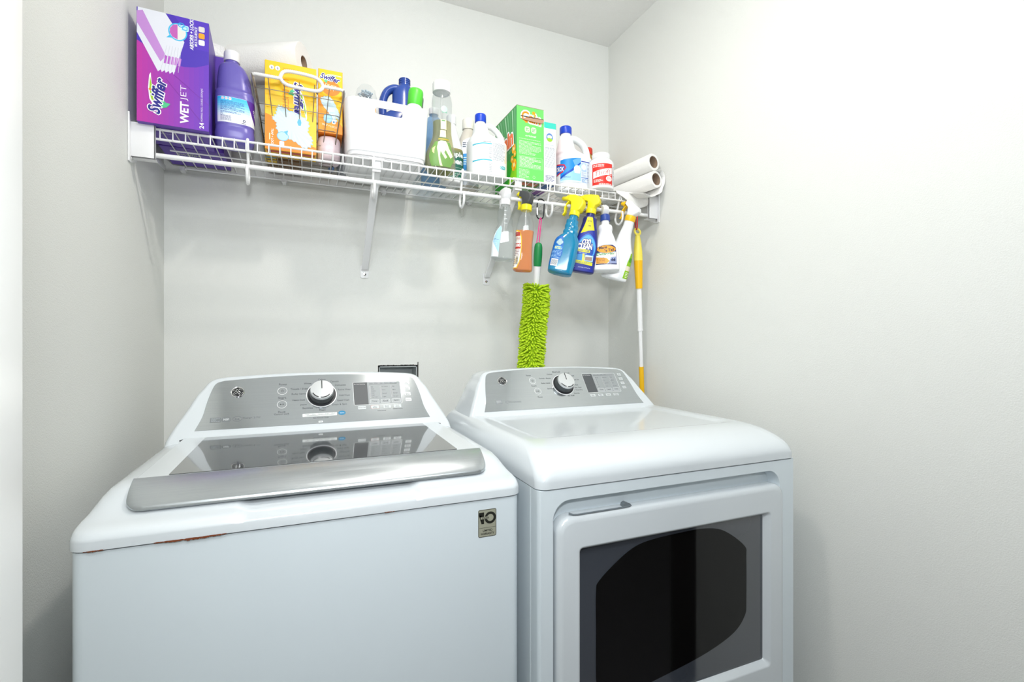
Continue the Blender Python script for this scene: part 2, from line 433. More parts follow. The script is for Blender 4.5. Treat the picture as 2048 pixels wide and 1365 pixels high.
GREYT = '5b6063'
def controls(cons, root, P, dry=False):
    D = Ink(P, base=.0010, lay=.00001)
    def T(s, x, y, h=.0052, col=GREYT, k=.62, b=.004): D.text(s, x, y, len(s)*h*k, h*(1.25 if any(c in s for c in 'gpyj') else 1), col, bold=b, lift=False)
    ku, kv = (.004, .083) if dry else (0, .082)
    if not dry:
        T('Power', -.0915, .117, .006); T('Start', -.0925, .0775, .006); D.rect(-.096, .0715, -.089, .0722, '3c4042')
        T('Pause', -.0925, .0375); T('Control Lock', -.0925, .0315, .0045)
    else:
        T('Power', -.106, .1215, .0052); T('Start', -.098, .0835, .0052); T('Pause', -.0885, .0435, .0048)
    pw = (-.0925, .0975) if not dry else (-.0975, .102); st = (-.0925, .0585) if not dry else (-.0905, .064)
    for (a, b) in (pw, st):
        D.ring(a, b, .0112, .0112, .0009, 'f4f6f6')
    D.ring(pw[0], pw[1], .0032, .0032, .0006, '3c4042'); D.rect(pw[0]-.0003, pw[1]+.001, pw[0]+.0003, pw[1]+.004, '3c4042')
    D.poly([(st[0]-.004, st[1]-.002), (st[0]-.004, st[1]+.002), (st[0]-.0005, st[1])], '3c4042')
    for q in (.0012, .0034): D.rect(st[0]+q, st[1]-.002, st[0]+q+.0012, st[1]+.002, '5a5e60')
    if not dry:
        L = [('Colors', .001, .1285), ('Whites', -.0335, .1175), ('Towels / Sheets', -.0515, .102), ('Bulky Items', -.0545, .0865), ('Heavy Duty', -.0545, .0685), ('Jeans', -.0435, .0545), ('Sanitize', -.0335, .0445), ('Basket', .0005, .0425), ('Clean', .0005, .0372),
             ('Casuals', .032, .1215), ('Delicates', .0465, .110), ('Active Wear', .056, .0955), ('Cold Wash', .0555, .078), ('Speed Wash', .052, .0625), ('Drain & Spin', .0425, .0505)]
    else:
        L = [('Mixed Load', -.006, .132), ('Cottons', -.032, .124), ('Towels / Sheets', -.053, .109), ('Bulky Items', -.055, .091), ('Sanitize', -.0445, .0715), ('Casuals', .031, .127), ('Delicates', .042, .116), ('Speed Dry', .055, .1), ('Warm', .051, .081), ('Easy Care', .053, .071), ('Timed Dry', .054, .062), ('Warm Up', .041, .05), ('Air Fluff', .018, .043)]
    for s_, x, y in L: T(s_, x, y, .0048 if not dry else .0044)
    D.obj('cycle_markings', cons); o_ = D.off; D = Ink(P, base=.0010, lay=.00001)
    # display block
    x0, x1, y0, y1 = (.078, .203, .0455, .1165) if not dry else (.083, .209, .0495, .1215)
    D.poly(rrect(x0, y0, x1, y1, .003), 'e9ecec'); D.poly(rrect(x0+.001, y0+.001, x1-.001, y1-.001, .0025), '9da2a4')
    xm = x0+.037; D.rect(x0+.001, y0+.001, xm, y1-.001, '55585b'); D.text('Est. Time Remaining', x0+.0175, y1-.0065, .028, .0028, 'f0f0f0', bold=.005)
    D.rect(xm+.005, y1-.0082, x1-.009, y1-.0074, '4a4e50')
    for i, s_ in enumerate(('Sense', 'Fill', 'Wash', 'Rinse', 'Spin', 'Done') if not dry else ('Sense', 'Dry', 'Cool', 'Done')): T(s_, xm+.010+i*.0135, y1-.0052, .0028)
    cols = (('Hot', 'Warm', 'Colors', 'Cool', 'Cold', 'Tap Cold'), ('Ex. Heavy', 'Heavy', 'Normal', 'Light'), ('Max', 'More', 'Normal', 'No Spin')) if not dry else (('60 min', '50', '40', '30', '20'), ('More Dry', 'Dry', 'Less Dry', 'Damp'), ('High', 'Medium', 'Low', 'Ex. Low'))
    names = ('Temp', 'Soil', 'Spin') if not dry else ('Time', 'Level', 'Temp')
    for i, cl in enumerate(cols):
        bx = xm+.006+i*.0285
        D.poly(rrect(bx-.0012, y0+.021, bx+.0012, y1-.014, .0011), 'e9ecec', lift=True); D.rect(bx-.0006, y0+.0215, bx+.0006, y1-.0145, '2c2e30')
        for j, s_ in enumerate(cl): D.text(s_, bx+.0035+len(s_)*.0009, y1-.0165-j*(y1-y0-.039)/(len(cl)-1), len(s_)*.0018, .0028, '34383a', bold=.004, lift=False)
        D.up(); D.poly(rrect(bx-.002, y0+.004, bx+.0215, y0+.0155, .002), 'e4e7e8'); D.poly(rrect(bx-.0014, y0+.0046, bx+.0209, y0+.0149, .0018), 'a9aeb0')
        D.text(names[i], bx+.0098, y0+.0098, .012, .0045, '34383a', bold=.01)
    def btn(x, y, s_, wd=.02, h=.010, col='dfe3e4', rim=None):
        if rim: D.poly(rrect(x-wd/2-.0006, y-h/2-.0006, x+wd/2+.0006, y+h/2+.0006, .0025), rim)
        D.poly(rrect(x-wd/2, y-h/2, x+wd/2, y+h/2, .002), col)
        ln = s_.split('|')
        for i, q in enumerate(ln): D.text(q, x, y+(len(ln)-1)*.0018-i*.0036, len(q)*.0019, .0026, '3c4042', bold=.008, lift=False)
        D.up()
    if not dry:
        for i, s_ in enumerate(('Deep Fill', 'Warm|Rinse', 'Extra|Rinse', 'Deep|Rinse')): btn((.0975, .1305, .1615, .189)[i], .0375, s_, rim=('c08f88' if i == 1 else None), col='cfd4d5')
        for i, s_ in enumerate(('My|Cycle', 'Delay|Start', 'Extra|Rinse', 'Volume')): btn(.2205, .1085-i*.0175, s_, .0165)
        D.text('Add Water Level for', .189, .0295, .026, .0024, '4b5052', bold=.004); D.text('Control Lock 3 sec', .147, .0265, .022, .0024, '4b5052', bold=.004)
        D.obj('display_markings', cons); D = Ink(P, base=.0010, lay=.00001)
        # stain guide strip
        D.poly(rrect(-.0455, .0195, .0355, .0285, .0012), 'e6eaea')
        for i, s_ in enumerate(('Tomato', 'Wine', 'Blood', 'Grass', 'Dirt')): D.text(s_, -.035+i*.0155, .0258, .0085, .0026, '5b6063', bold=.003, lift=False)
        D.up(); D.rect(-.036, .0222, .028, .0229, '4a4e50')
        D.poly(ell(.0475, .0258, .0088, .0062), '1d86b4'); D.text('Stains', .0475, .0258, .0105, .0026, 'f4f8fa', bold=.008)
        D.text('Stain Removal Guide', -.003, .0155, .036, .0032, GREYT, bold=.004)
        D.rect(-.0085, .0015, .0015, .0062, 'e6eaea'); D.text('more', -.0035, .0038, .006, .002, '4a4e50')
        D.obj('stain_guide', cons); D = Ink(P, base=.0010, lay=.00001)
        # marks at lower left
        D.rect(-.2435, .018, -.2215, .0305, '7c8183'); D.lines(-.241, .0195, -.224, .029, 4, 'aab0b2')
        D.poly(ell(-.2105, .0245, .010, .0068), '7c8183'); D.text('NSF', -.2105, .0245, .011, .005, 'd5d9da', bold=.02)
        D.ring(-.188, .0245, .0098, .0065, .0006, '7c8183'); D.text('he', -.188, .0245, .009, .0055, '7c8183', bold=.01)
        D.text('Design 2 Fill', -.158, .0255, .037, .005, '7c8183', bold=.0)
    else:
        for i, s_ in enumerate(('Less|Time', 'More|Time', 'Signal', 'Extend|Tumble')): btn(.0965+i*.029, .0395, s_, .0195, .009, 'c9cecf')
        for i, s_ in enumerate(('My|Cycle', 'Delay|Dry', 'Damp', 'Volume')): btn(.2265, .1145-i*.0165, s_, .015, .010, 'c9cecf')
        D.obj('display_markings', cons); D = Ink(P, base=.0010, lay=.00001)
        D.rect(-.2345, .027, -.2155, .039, '94989b'); D.lines(-.232, .029, -.218, .038, 3, 'b4b9bb'); D.ring(-.199, .0315, .006, .004, .0005, '8a8f91'); D.lines(-.192, .028, -.155, .034, 2, '8f9496')
    D.obj('certification_marks', cons)
    knob(cons, P, ku, kv, .0285, None)
    badge_ge(cons, P, -.1915 if not dry else -.1985, .098 if not dry else .1035, .0152)

def appliance(name, label, cat, cx, yf):
    hw = .343; root = thing(name, label, cat, (cx, yf, 0)); return root, hw
# ---- washer
WX, WY = .0386, .8586
root, hw = appliance('washing_machine', 'white top-load washing machine with grey glass lid, left of the dryer', 'washing machine', WX, WY)
zs = E-.293; yb = 1.52-WY
mb = MB().prism(rrect(-hw+.002, .002, hw-.002, yb, .018, 6), .03, zs-.003)
mb.obj('cabinet', ENAMEL2, root)
MB().prism(rrect(-hw+.008, .008, hw-.008, yb-.006, .014, 6), zs-.0035, zs+.0035).obj('cabinet_seam', SEAM, root)
for sx in (-1, 1):
    for yy in (.06, yb-.06): MB().lathe([(.022, 0), (.022, .012), (.01, .014), (.01, .034)], 20, 0, Matrix.Translation((sx*(hw-.05), yy, 0))).obj('foot', DARKM, root)
mb = MB().loft(cover_rings(-hw-.002, hw+.002, -.003, yb, zs, E-.2285, .060, .088, .026, scoop=(-.142, .158, .030, zs+.0150), prof=[(a, b, E+c, k) for a, b, c, k in ((.0008, .0012, -.277, 1), (.0015, .005, -.272, 1), (.002, .0085, -.270, 1), (.0024, .012, -.2685, 1), (.0028, .017, -.267, 1), (.0032, .022, -.266, 1), (.0037, .029, -.2645, 1), (.0043, .036, -.2635, 1), (.0055, .050, -.260, .9), (.0075, .066, -.254, .8), (.0115, .082, -.245, .6), (.018, .096, -.2365, .3), (.027, .108, -.2315, 0), (.039, .116, -.229, 0), (.052, .124, -.2284, 0))]), True, True)
mb.obj('top_cover', ENAMEL, root, smooth=50, wn=True)
# lid: white frame, dark glass, silver handle strip
lz = E-.2285
lid = MB(); tl = lambda y: .0080*(y-.100)
lid.loft([[(x, y, lz-.004) for x, y in rrect(-.291, .096, .291, .4385, .003)], [(x, y, lz+.0055+tl(y)) for x, y in rrect(-.291, .096, .291, .4385, .003)], [(x, y, lz+.0075+tl(y)) for x, y in rrect(-.2885, .0975, .2885, .436, .002)]])
lidp = lid.obj('lid', ENAMEL, root, smooth=20)
GLASS = mat('lid_glass', hx('303235'), .03, 0, spec=.9, coat=1)
MB().loft([[(x, y, lz+.0068+tl(y)) for x, y in rrect(-.2465, .104, .2465, .427, .003)], [(x, y, lz+.0082+tl(y)) for x, y in rrect(-.2465, .104, .2465, .427, .003)], [(x, y, lz+.0086+tl(y)) for x, y in rrect(-.246, .1045, .246, .4265, .0028)]]).obj('lid_glass', GLASS, lidp, smooth=20)
# silver strip: cross-section swept along x with rounded front corners
sec = [(.098, lz+.0085), (.085, lz+.004), (.068, lz-.005), (.052, lz-.0145), (.043, lz-.0215), (.0405, lz-.0245), (.0405, lz-.028), (.044, lz-.030), (.06, lz-.024), (.098, lz-.004)]
rings = []
xs = [-.2915, -.291, -.2895, -.2865, -.282, -.275] + [-.265+.53*i/20 for i in range(21)] + [.275, .282, .2865, .2895, .291, .2915]
for x in xs:
    e = max(0, (abs(x)-.267)/.0245); s_ = 1-math.sqrt(max(0, 1-e*e)) if e < 1 else 1
    rings.append([(x*1.0, .098+(y-.098)*(1-.42*s_), z+(.0115*s_*(.098-y)/.0575)) for y, z in sec])
MB().loft(rings).obj('lid_handle', SILVER, lidp, smooth=40)
for sx in (-1, 1):
    MB().tube([(sx*.297, .436, lz+.004), (sx*.286, .444, lz+.006)], .003, 8).obj('lid_hinge', SEAM, root)
cons, P = console(root, WX, WY, None)
po = panel_outline(.272, .244, -.001, .1325, .0115)
MB().loft([[P(u, v, -.0006) for u, v in po], [P(u, v, .0008) for u, v in po]]).obj('control_panel', SILVERP, cons, smooth=0)
controls(cons, root, P)
# warranty badge
D = Ink(lambda s, t_, o: Vector((s, .002-o, t_)), base=.0004, lay=.00004)
bx, bz = .3125-WX, E-.3395
MB().prism(rrect(bx-.0178, bz-.0255, bx+.0178, bz+.0255, .003), -.0004, .0006, 0, Matrix(((1,0,0,0),(0,0,-1,.002),(0,1,0,0),(0,0,0,1)))).obj('warranty_badge', [mat('badge_gold', hx('a3a391'), .42, .1)], root)
D.off = .0008
D.rframe(bx-.0178, bz-.0255, bx+.0178, bz+.0255, .003, .0011, '4b4b44')
D.poly([(bx-.0115, bz-.001), (bx-.0065, bz-.001), (bx-.0065, bz+.0205), (bx-.0165, bz+.0205), (bx-.0165, bz+.0155), (bx-.0115, bz+.0155)], '24241f'); D.ring(bx+.0058, bz+.0095, .0112, .0112, .0046, '24241f')
D.rect(bx-.0135, bz+.0080, bx+.0035, bz+.0122, 'a3a391'); D.text('YEAR', bx-.004, bz+.0098, .0145, .0034, '24241f', bold=.02)
D.rect(bx-.0165, bz-.0085, bx+.0165, bz-.008, '34342f'); D.text('LIMITED', bx+.0005, bz-.0135, .0185, .0038, '24241f', bold=.02); D.text('WARRANTY', bx, bz-.0195, .0265, .0038, '24241f', bold=.02)
D.obj('badge_lettering', root)
# rust along the seam
RUST = paint('rust', '7c4022', .95, var=.5, vscale=700)
for xa, xb, n_, hm in ((-.2404+.0, -.2404+.090, 120, .0028), (-.322, -.302, 16, .0012), (.085, .10, 6, .0008)):
    mb = MB()
    for i in range(n_):
        x = random.uniform(xa, xb); m_ = 1-abs((x-(xa+xb)/2)/((xb-xa)/2))**2; hgt = random.uniform(.3, 1)*hm*m_+.0003
        yq = -.0032-.0012*i/n_; mb.add([(x, yq, zs-hgt), (x+random.uniform(.001, .004), yq, zs-hgt*random.uniform(.4, 1)), (x+.003, yq, zs+.0010*random.random()), (x-.001, yq, zs+.0008)], [(0, 1, 2, 3)])
    mb.obj('rust_patch', RUST, root, smooth=0)

# ---- dryer
DX, DY = .744, .824
root, hw = appliance('clothes_dryer', 'white front-load dryer with dark door window, beside the right wall', 'dryer', DX, DY)
zs = E-.280; yb = 1.52-DY
# cabinet with a shallow recess in its front face around the door
mb = MB().prism(rrect(-hw, .030, hw, yb, .01, 4), .03, zs-.0022)
ro = rrect(-.3125, .1, .292, E-.3045, .037, 8)       # recess edge (x, z)
outer = []
for (x, z) in ro:    # matching outer boundary points on the front face
    cx_, cz_ = -.01, (.1+E-.3045)/2; dx, dz = x-cx_, z-cz_
    k = min((hw-.0-abs(cx_)*(1 if dx < 0 else -1))/abs(dx) if dx else 9e9, ((zs-.0022-cz_) if dz > 0 else (cz_-.03))/abs(dz) if dz else 9e9)
    outer.append((cx_+dx*k, cz_+dz*k))
# snap nearest samples onto the four true corners
for cxx, czz in ((-hw, .03), (hw, .03), (-hw, zs-.0022), (hw, zs-.0022)):
    i = min(range(len(outer)), key=lambda q: math.hypot(outer[q][0]-cxx, outer[q][1]-czz)); outer[i] = (cxx, czz)
outer = [(min(max(x, -hw), hw), z) for x, z in outer]
rw = [[(x, .032, z) for x, z in outer], [(x, .010, z) for x, z in outer], [(x*.9935, .003, z if z < .1 else z) for x, z in outer], [(x*.985, 0, z-(.0 if z < zs-.01 else .001)) for x, z in outer],
      [(x, 0, z) for x, z in ro], [(x+.001*(1 if x < 0 else -1), .003, z-.001) for x, z in ro], [(x*.992, .031, z-.004) for x, z in ro]]
mb.loft(rw, False, False)
mb.obj('cabinet', ENAMEL2, root, smooth=40, wn=True)
MB().prism(rrect(-hw+.006, .008, hw-.006, yb-.006, .014, 6), zs-.0035, zs+.0035).obj('cabinet_seam', SEAM, root)
for sx in (-1, 1):
    for yy in (.06, yb-.06): MB().lathe([(.022, 0), (.022, .012), (.01, .014), (.01, .034)], 20, 0, Matrix.Translation((sx*(hw-.05), yy, 0))).obj('foot', DARKM, root)
mb = MB().loft(cover_rings(-hw-.001, hw+.001, -.003, yb, zs, E-.211, .035, .125, .022, nth=16, inner=((.018, .004, .05, .0003), (.030, .012, .06, -.001), (.038, .020, .07, -.0042), (.046, .028, .08, -.005), (.052, .034, .086, -.0051))), True, True)
mb.obj('top_cover', ENAMEL, root, smooth=50, wn=True)
cons, P = console(root, DX, DY, None)
po = panel_outline(.276, .2475, .003, .136, .0115)
MB().loft([[P(u, v, -.0006) for u, v in po], [P(u, v, .0008) for u, v in po]]).obj('control_panel', SILVERP, cons, smooth=0)
controls(cons, root, P, True)
# door
dx0, dx1, dz0, dz1 = .4385-DX, 1.0475-DX, .13, E-.3365
wx0, wx1, wz0, wz1 = .4955-DX, .9905-DX, E-.748, E-.4085
def fr(x0, z0, x1, z1, r, y): return [(x, y, z) for x, z in rrect(x0, z0, x1, z1, r, 8)]
mb = MB()
mb.loft([fr(dx0+.004, dz0+.004, dx1-.004, dz1-.004, .03, .030), fr(dx0, dz0, dx1, dz1, .032, .022), fr(dx0, dz0, dx1, dz1, .032, .006), fr(dx0+.002, dz0+.002, dx1-.002, dz1-.002, .030, .0), fr(dx0+.007, dz0+.007, dx1-.007, dz1-.007, .027, -.004), fr(dx0+.014, dz0+.014, dx1-.014, dz1-.014, .022, -.0055),
         fr(wx0-.012, wz0-.012, wx1+.012, wz1+.012, .010, -.0055), fr(wx0-.008, wz0-.008, wx1+.008, wz1+.008, .008, -.004), fr(wx0-.001, wz0-.001, wx1+.001, wz1+.001, .005, .008), fr(wx0+.001, wz0+.001, wx1-.001, wz1-.001, .004, .012)], False, False)
door = mb.obj('door', ENAMEL, root, smooth=40, wn=True)
DG = mat('door_glass', hx('3f434b'), .05, 0, spec=.9, coat=1, var=.12, vscale=5)
MB().loft([fr(wx0, wz0, wx1, wz1, .004, .0125), fr(wx0, wz0, wx1, wz1, .004, .0095)]).obj('door_window', DG, door, smooth=20)
# inner dark pane, drum opening shape
k = [(.5325, -.500), (.5405, -.478), (.5893, -.443), (.63, -.4235), (.6744, -.4165), (.74, -.414), (.80, -.414), (.85, -.421), (.8898, -.4395), (.9343, -.474), (.9385, -.50), (.9385, -.60), (.934, -.633), (.90, -.665), (.8246, -.690), (.72, -.708), (.60, -.722), (.555, -.716), (.538, -.700), (.5325, -.67), (.5325, -.58)]
ip = [(p.x-DX, p.y+E) for p in crom([(a, b, 0) for a, b in k], 4, True)]
DG2 = mat('door_pane_dark', hx('0e0d0d'), .05, 0, spec=.35)
MB().loft([[(x, .0096, z) for x, z in ip], [(x, .0088, z) for x, z in ip]]).obj('inner_pane', DG2, door, smooth=20)
# grip cut into the door's top edge
g0, g1 = .468-DX, .612-DX; gz = dz1
mb = MB().tube([(g0, .004, gz+.004), (g0+.008, .001, gz+.001), (g0+.016, .000, gz+.0005), (g1-.02, .0, gz+.0005), (g1-.004, .001, gz+.001)], .0018, 8)
mb.prism([(g1-.02, gz+.001), (g1, gz+.001), (g1-.004, gz+.006), (g1-.013, gz+.0095), (g1-.019, gz+.007)], -.012, .0, 0, Matrix(((1,0,0,0),(0,-1,0,0),(0,0,1,0),(0,0,0,1)))@Matrix(((1,0,0,0),(0,0,1,0),(0,1,0,0),(0,0,0,1))))
mb.obj('door_handle', paint('grip_grey', '71797e', .35), door)

# ------------------------------------------------------------------ wire shelf with its hanging rod
FY, DZ = 1.445, E+.520          # front edge and deck height
DK = DZ+.0032                    # resting height on the deck wires
t = thing('wire_shelf', 'long white vinyl coated wire shelf with hanging rod across the back wall', 'shelf', (0, FY, DZ))
x0, x1 = -.3385, 1.140
def rod(name, y, z, r, a=x0, b=x1): return MB().tube([(a, y-FY, z), (b, y-FY, z)], r, 12).obj(name, WIRE, t)
rod('front_rail', FY, -.0005, .0031); rod('lip_rail', FY, -.0245, .0031); rod('support_rod', 1.585, -.0028, .0022); rod('back_rod', 1.735, -.0028, .003, x0+.0, x1+.02)
rod('hanging_rod', FY, -.065, .0062, x0, x1-.0)
base = MB().tube([(0, .293, 0.0015), (0, .0, .0022), (0, -.003, .0005), (0, -.0042, -.003), (0, -.0042, -.0255)], .0015, 8).obj('deck_wire', WIRE, t)
n = 56
for i in range(n):
    o = base if i == 0 else base.copy()
    if i: C.objects.link(o); o.parent = t
    o.location.x = x0+.010+i*(x1-x0-.018)/(n-1)
hook = [(0, 0.002, .004), (0, -.0035, .004), (0, -.004, -.005), (0, .006, -.025), (0, .017, -.055), (0, .028, -.082), (0, .022, -.100), (0, .004, -.108), (0, -.012, -.098), (0, -.0165, -.082), (0, -.014, -.066)]
h0 = MB().tube(crom(hook, 5), .0037, 10).obj('rod_hook', WIRE, t)
for i, x in enumerate((-.139, .180, .4441, .7454, 1.0224)):
    o = h0 if i == 0 else h0.copy()
    if i: C.objects.link(o); o.parent = t
    o.location.x = x
# end brackets at the side walls
def end_bracket(side):
    s = -1 if side == 'l' else 1
    wx = (XL+.0005) if s < 0 else (XR-.0005); inn = x0+.002 if s < 0 else x1-.002
    a, b = sorted((wx, inn)); mb = MB()
    z0, z1 = -.079, .008
    # wall plate with sloping top and the boxed cap over the rail ends
    pl = [(-.022, z0-.012), (-.022, .026), (-.014, .016), (.020, .004), (.305, .004), (.305, -.012), (.10, -.020), (.03, z0), (-.004, z0-.012)]
    M = Matrix(((0, 0, 1, 0), (1, 0, 0, 0), (0, 1, 0, 0), (0, 0, 0, 1)))
    mb.prism(pl, min(wx, wx-s*.004), max(wx, wx-s*.004), 0, M)
    mb.box((a, -.012, z0), (b, -.008, z1)); mb.box((a, -.012, z1-.003), (b, .02, z1)); mb.box((a, -.012, z0), (b, .016, z0+.003))
    e = inn-s*(-.0) ; c, d = sorted((inn, inn+s*.003)); mb.box((c, -.012, z0), (d, -.004, z1))
    o = mb.obj('end_bracket', WPLA, t, bevel=.0008, bseg=2)
    MB().lathe([(.005, 0), (.005, .002), (.002, .003)], 16, 0, Matrix.Translation((wx-s*.0045, -.010, z0-.004)) @ Matrix.Rotation(-s*PI/2, 4, 'Y')).obj('screw', CHROME, o)
end_bracket('l'); end_bracket('r')
# wall clips under the back rod
for i, x in enumerate((-.338, -.063, .250, .56, .86, 1.1)):
    if i == 0:
        mb = MB().box((-.006, .278, -.014), (.006, .3045, -.001)); mb.tube([(0, .283, -.010), (0, .276, -.010)], .0045, 10); mb.box((-.009, .284, -.008), (.009, .3045, -.003))
        c0 = mb.obj('wall_clip', WPLA, t, bevel=.001, bseg=2); o = c0
    else: o = c0.copy(); C.objects.link(o); o.parent = t
    o.location.x = x
# the two sloping support struts
def strut(x, zl, lab):
    r = thing('shelf_strut', lab, 'shelf bracket', (x, YB-.001, E+zl), group=None)
    p0 = Vector((0, -.012, .006)); p1 = Vector((.004, FY-YB+.010, DZ-E-zl-.012))
    d = (p1-p0).normalized(); up = Vector((1, 0, 0)); q = d.cross(up)
    rings = []
    for k in range(3):
        c = p0+(p1-p0)*(0, .5, 1)[k]
        rings.append([c+up*px+q*pz for px, pz in ((-.0115, 0), (-.0105, .006), (-.006, .0105), (.006, .0105), (.0105, .006), (.0115, 0), (.009, -.003), (-.009, -.003))])
    MB().loft(rings).obj('strut_arm', WPLA, r, smooth=30)
    mb = MB().prism(rrect(-.0135, -.024, .0135, .020, .005), 0, .0025, 0, Matrix(((1,0,0,0),(0,0,-1,0),(0,1,0,0),(0,0,0,1))))
    f = mb.obj('wall_foot', WPLA, r, bevel=.0006, bseg=2)
    MB().lathe([(.0055, 0), (.005, .002), (.001, .0028)], 18, 0, Matrix.Translation((0, -.0025, -.011)) @ Matrix.Rotation(PI/2, 4, 'X')).obj('screw', CHROME, f)
    a = FY-YB; h = DZ-E-zl
    mb = MB().box((-.011, a+.002, h-.034), (.013, a+.0045, h-.003)); mb.box((-.02, a-.004, h-.003), (.022, a+.006, h+.0035)); mb.tube([(.002, a+.002, h-.02), (.002, a-.001, h-.02)], .003, 10, 0)
    mb.obj('rail_clip', WPLA, r, bevel=.0008, bseg=2)
strut(.187, .240, 'white sloping shelf strut on the open wall above the washer')
strut(.631, .236, 'white sloping shelf strut partly behind the clear spray bottle')

# ------------------------------------------------------------------ bottle kit
class Body:
    """lofted bottle; rows of (z, rx, ry, roundness exponent, cx, cy)"""
    def __init__(s, rows, n=6, N=56):
        R = [tuple(r)+(2.0, 0, 0)[len(r)-3:] if len(r) < 6 else tuple(r) for r in rows]
        out = []
        for i in range(len(R)-1):
            a, b, c, d = R[max(i-1, 0)], R[i], R[i+1], R[min(i+2, len(R)-1)]
            for k in range(n):
                t_ = k/n; row = []
                for j in range(6):
                    m1 = (c[j]-a[j])/2; m2 = (d[j]-b[j])/2; dl = c[j]-b[j]
                    if dl == 0: m1 = m2 = 0
                    else:
                        m1 = max(min(m1/dl, 3), 0)*dl; m2 = max(min(m2/dl, 3), 0)*dl
                    h00 = 2*t_**3-3*t_*t_+1; h10 = t_**3-2*t_*t_+t_; h01 = -2*t_**3+3*t_*t_; h11 = t_**3-t_*t_
                    row.append(h00*b[j]+h10*m1+h01*c[j]+h11*m2)
                out.append(tuple(row))
        out.append(R[-1]); s.R = out; s.N = N; s.tab = None
    def row(s, z):
        R = s.R
        for i in range(len(R)-1):
            if R[i][0] <= z <= R[i+1][0] and R[i+1][0] > R[i][0]:
                k = (z-R[i][0])/(R[i+1][0]-R[i][0]); return [R[i][j]*(1-k)+R[i+1][j]*k for j in range(6)]
        return R[0] if z < R[0][0] else R[-1]
    @staticmethod
    def sp(r, th):
        c, q = math.cos(th), math.sin(th); e = 2/r[3]
        return (r[4]+r[1]*math.copysign(abs(c)**e, c), r[5]+r[2]*math.copysign(abs(q)**e, q))
    def mb(s, z0=-1, z1=9, off=0, mi=0):
        m = MB(); rings = []
        rows = [r for r in s.R if z0 <= r[0] <= z1]
        if z1 < 8: rows.append(s.row(z1))
        if z0 > 0: rows.insert(0, s.row(z0))
        for r in rows:
            rr = list(r); rr[1] = max(rr[1]+off, .0005); rr[2] = max(rr[2]+off, .0005)
            rings.append([(*s.sp(rr, 2*PI*k/s.N), r[0]) for k in range(s.N)])
        return m.loft(rings, mi=mi)
    def wrap(s, zref, yaw=0):
        r = s.row(zref); r = list(r); r[4] = r[5] = 0
        n = 240; P = [s.sp(r, -PI/2+yaw+2*PI*(k/n-.5)) for k in range(n+1)]
        L = [0]
        for k in range(n): L.append(L[-1]+math.hypot(P[k+1][0]-P[k][0], P[k+1][1]-P[k][1]))
        # position of the front direction
        mid = L[n//2]
        def f(a, z, off):
            v = min(max(a+mid, 0), L[-1]*.9999); lo, hi = 0, n
            while hi-lo > 1:
                m_ = (lo+hi)//2
                if L[m_] <= v: lo = m_
                else: hi = m_
            k = lo+(v-L[lo])/max(L[hi]-L[lo], 1e-9); th = -PI/2+yaw+2*PI*(k/n-.5)
            rr = list(s.row(z)); rr[1] += off; rr[2] += off
            x, y = s.sp(rr, th); return Vector((x, y, z))
        return f
def cap(root, r, z0, h, m, x=0, y=0, ribs=True, name='cap', top=.9):
    prof = [(r*.97, z0), (r, z0+.001), (r, z0+h*.82), (r*.97, z0+h*.93), (r*top, z0+h), (.0005, z0+h)]
    seg = 64; rings = []
    for i, (rr, z) in enumerate(prof):
        rings.append([((rr*(1-(.018 if ribs and k % 2 and 0 < i < 4 else 0)))*math.cos(2*PI*k/seg)+x, (rr*(1-(.018 if ribs and k % 2 and 0 < i < 4 else 0)))*math.sin(2*PI*k/seg)+y, z) for k in range(seg)])
    return MB().loft(rings).obj(name, m, root)
def label_on(b, root, zref, draw, yaw=0, name='label', step=.003):
    D = Ink(b.wrap(zref, yaw), step=.003, base=.0004, lay=.00005); draw(D); return D.obj(name, root)

# ------------------------------------------------------------------ things standing on the shelf, left to right
def swiffer(D, cx, cy, L, H, rot, small=False):
    a = math.radians(rot); c, s_ = math.cos(a), math.sin(a)
    def R(pts): return [(cx+x*L*c-y*H*s_, cy+x*L*s_+y*H*c) for x, y in pts]
    D.poly(R([(-.38, -.1), (-.15, .55), (.15, .85), (.5, .98), (.58, .9), (.3, .65), (.1, .2), (-.1, -.1)]), 'ffffff')
    D.poly(R([(-.3, 0), (-.12, .45), (.15, .75), (.48, .9), (.25, .6), (.05, .2)]), '9ccb2c')
    D.poly(R([(-.35, -.3), (-.25, -.95), (-.12, -1.2), (-.12, -.8), (.0, -.3)]), '4fc08a')
    D.text('Swiffer', cx, cy, L, H, '27248a', rot, bold=.03, shear=.28, halo='ffffff', hw=.085)
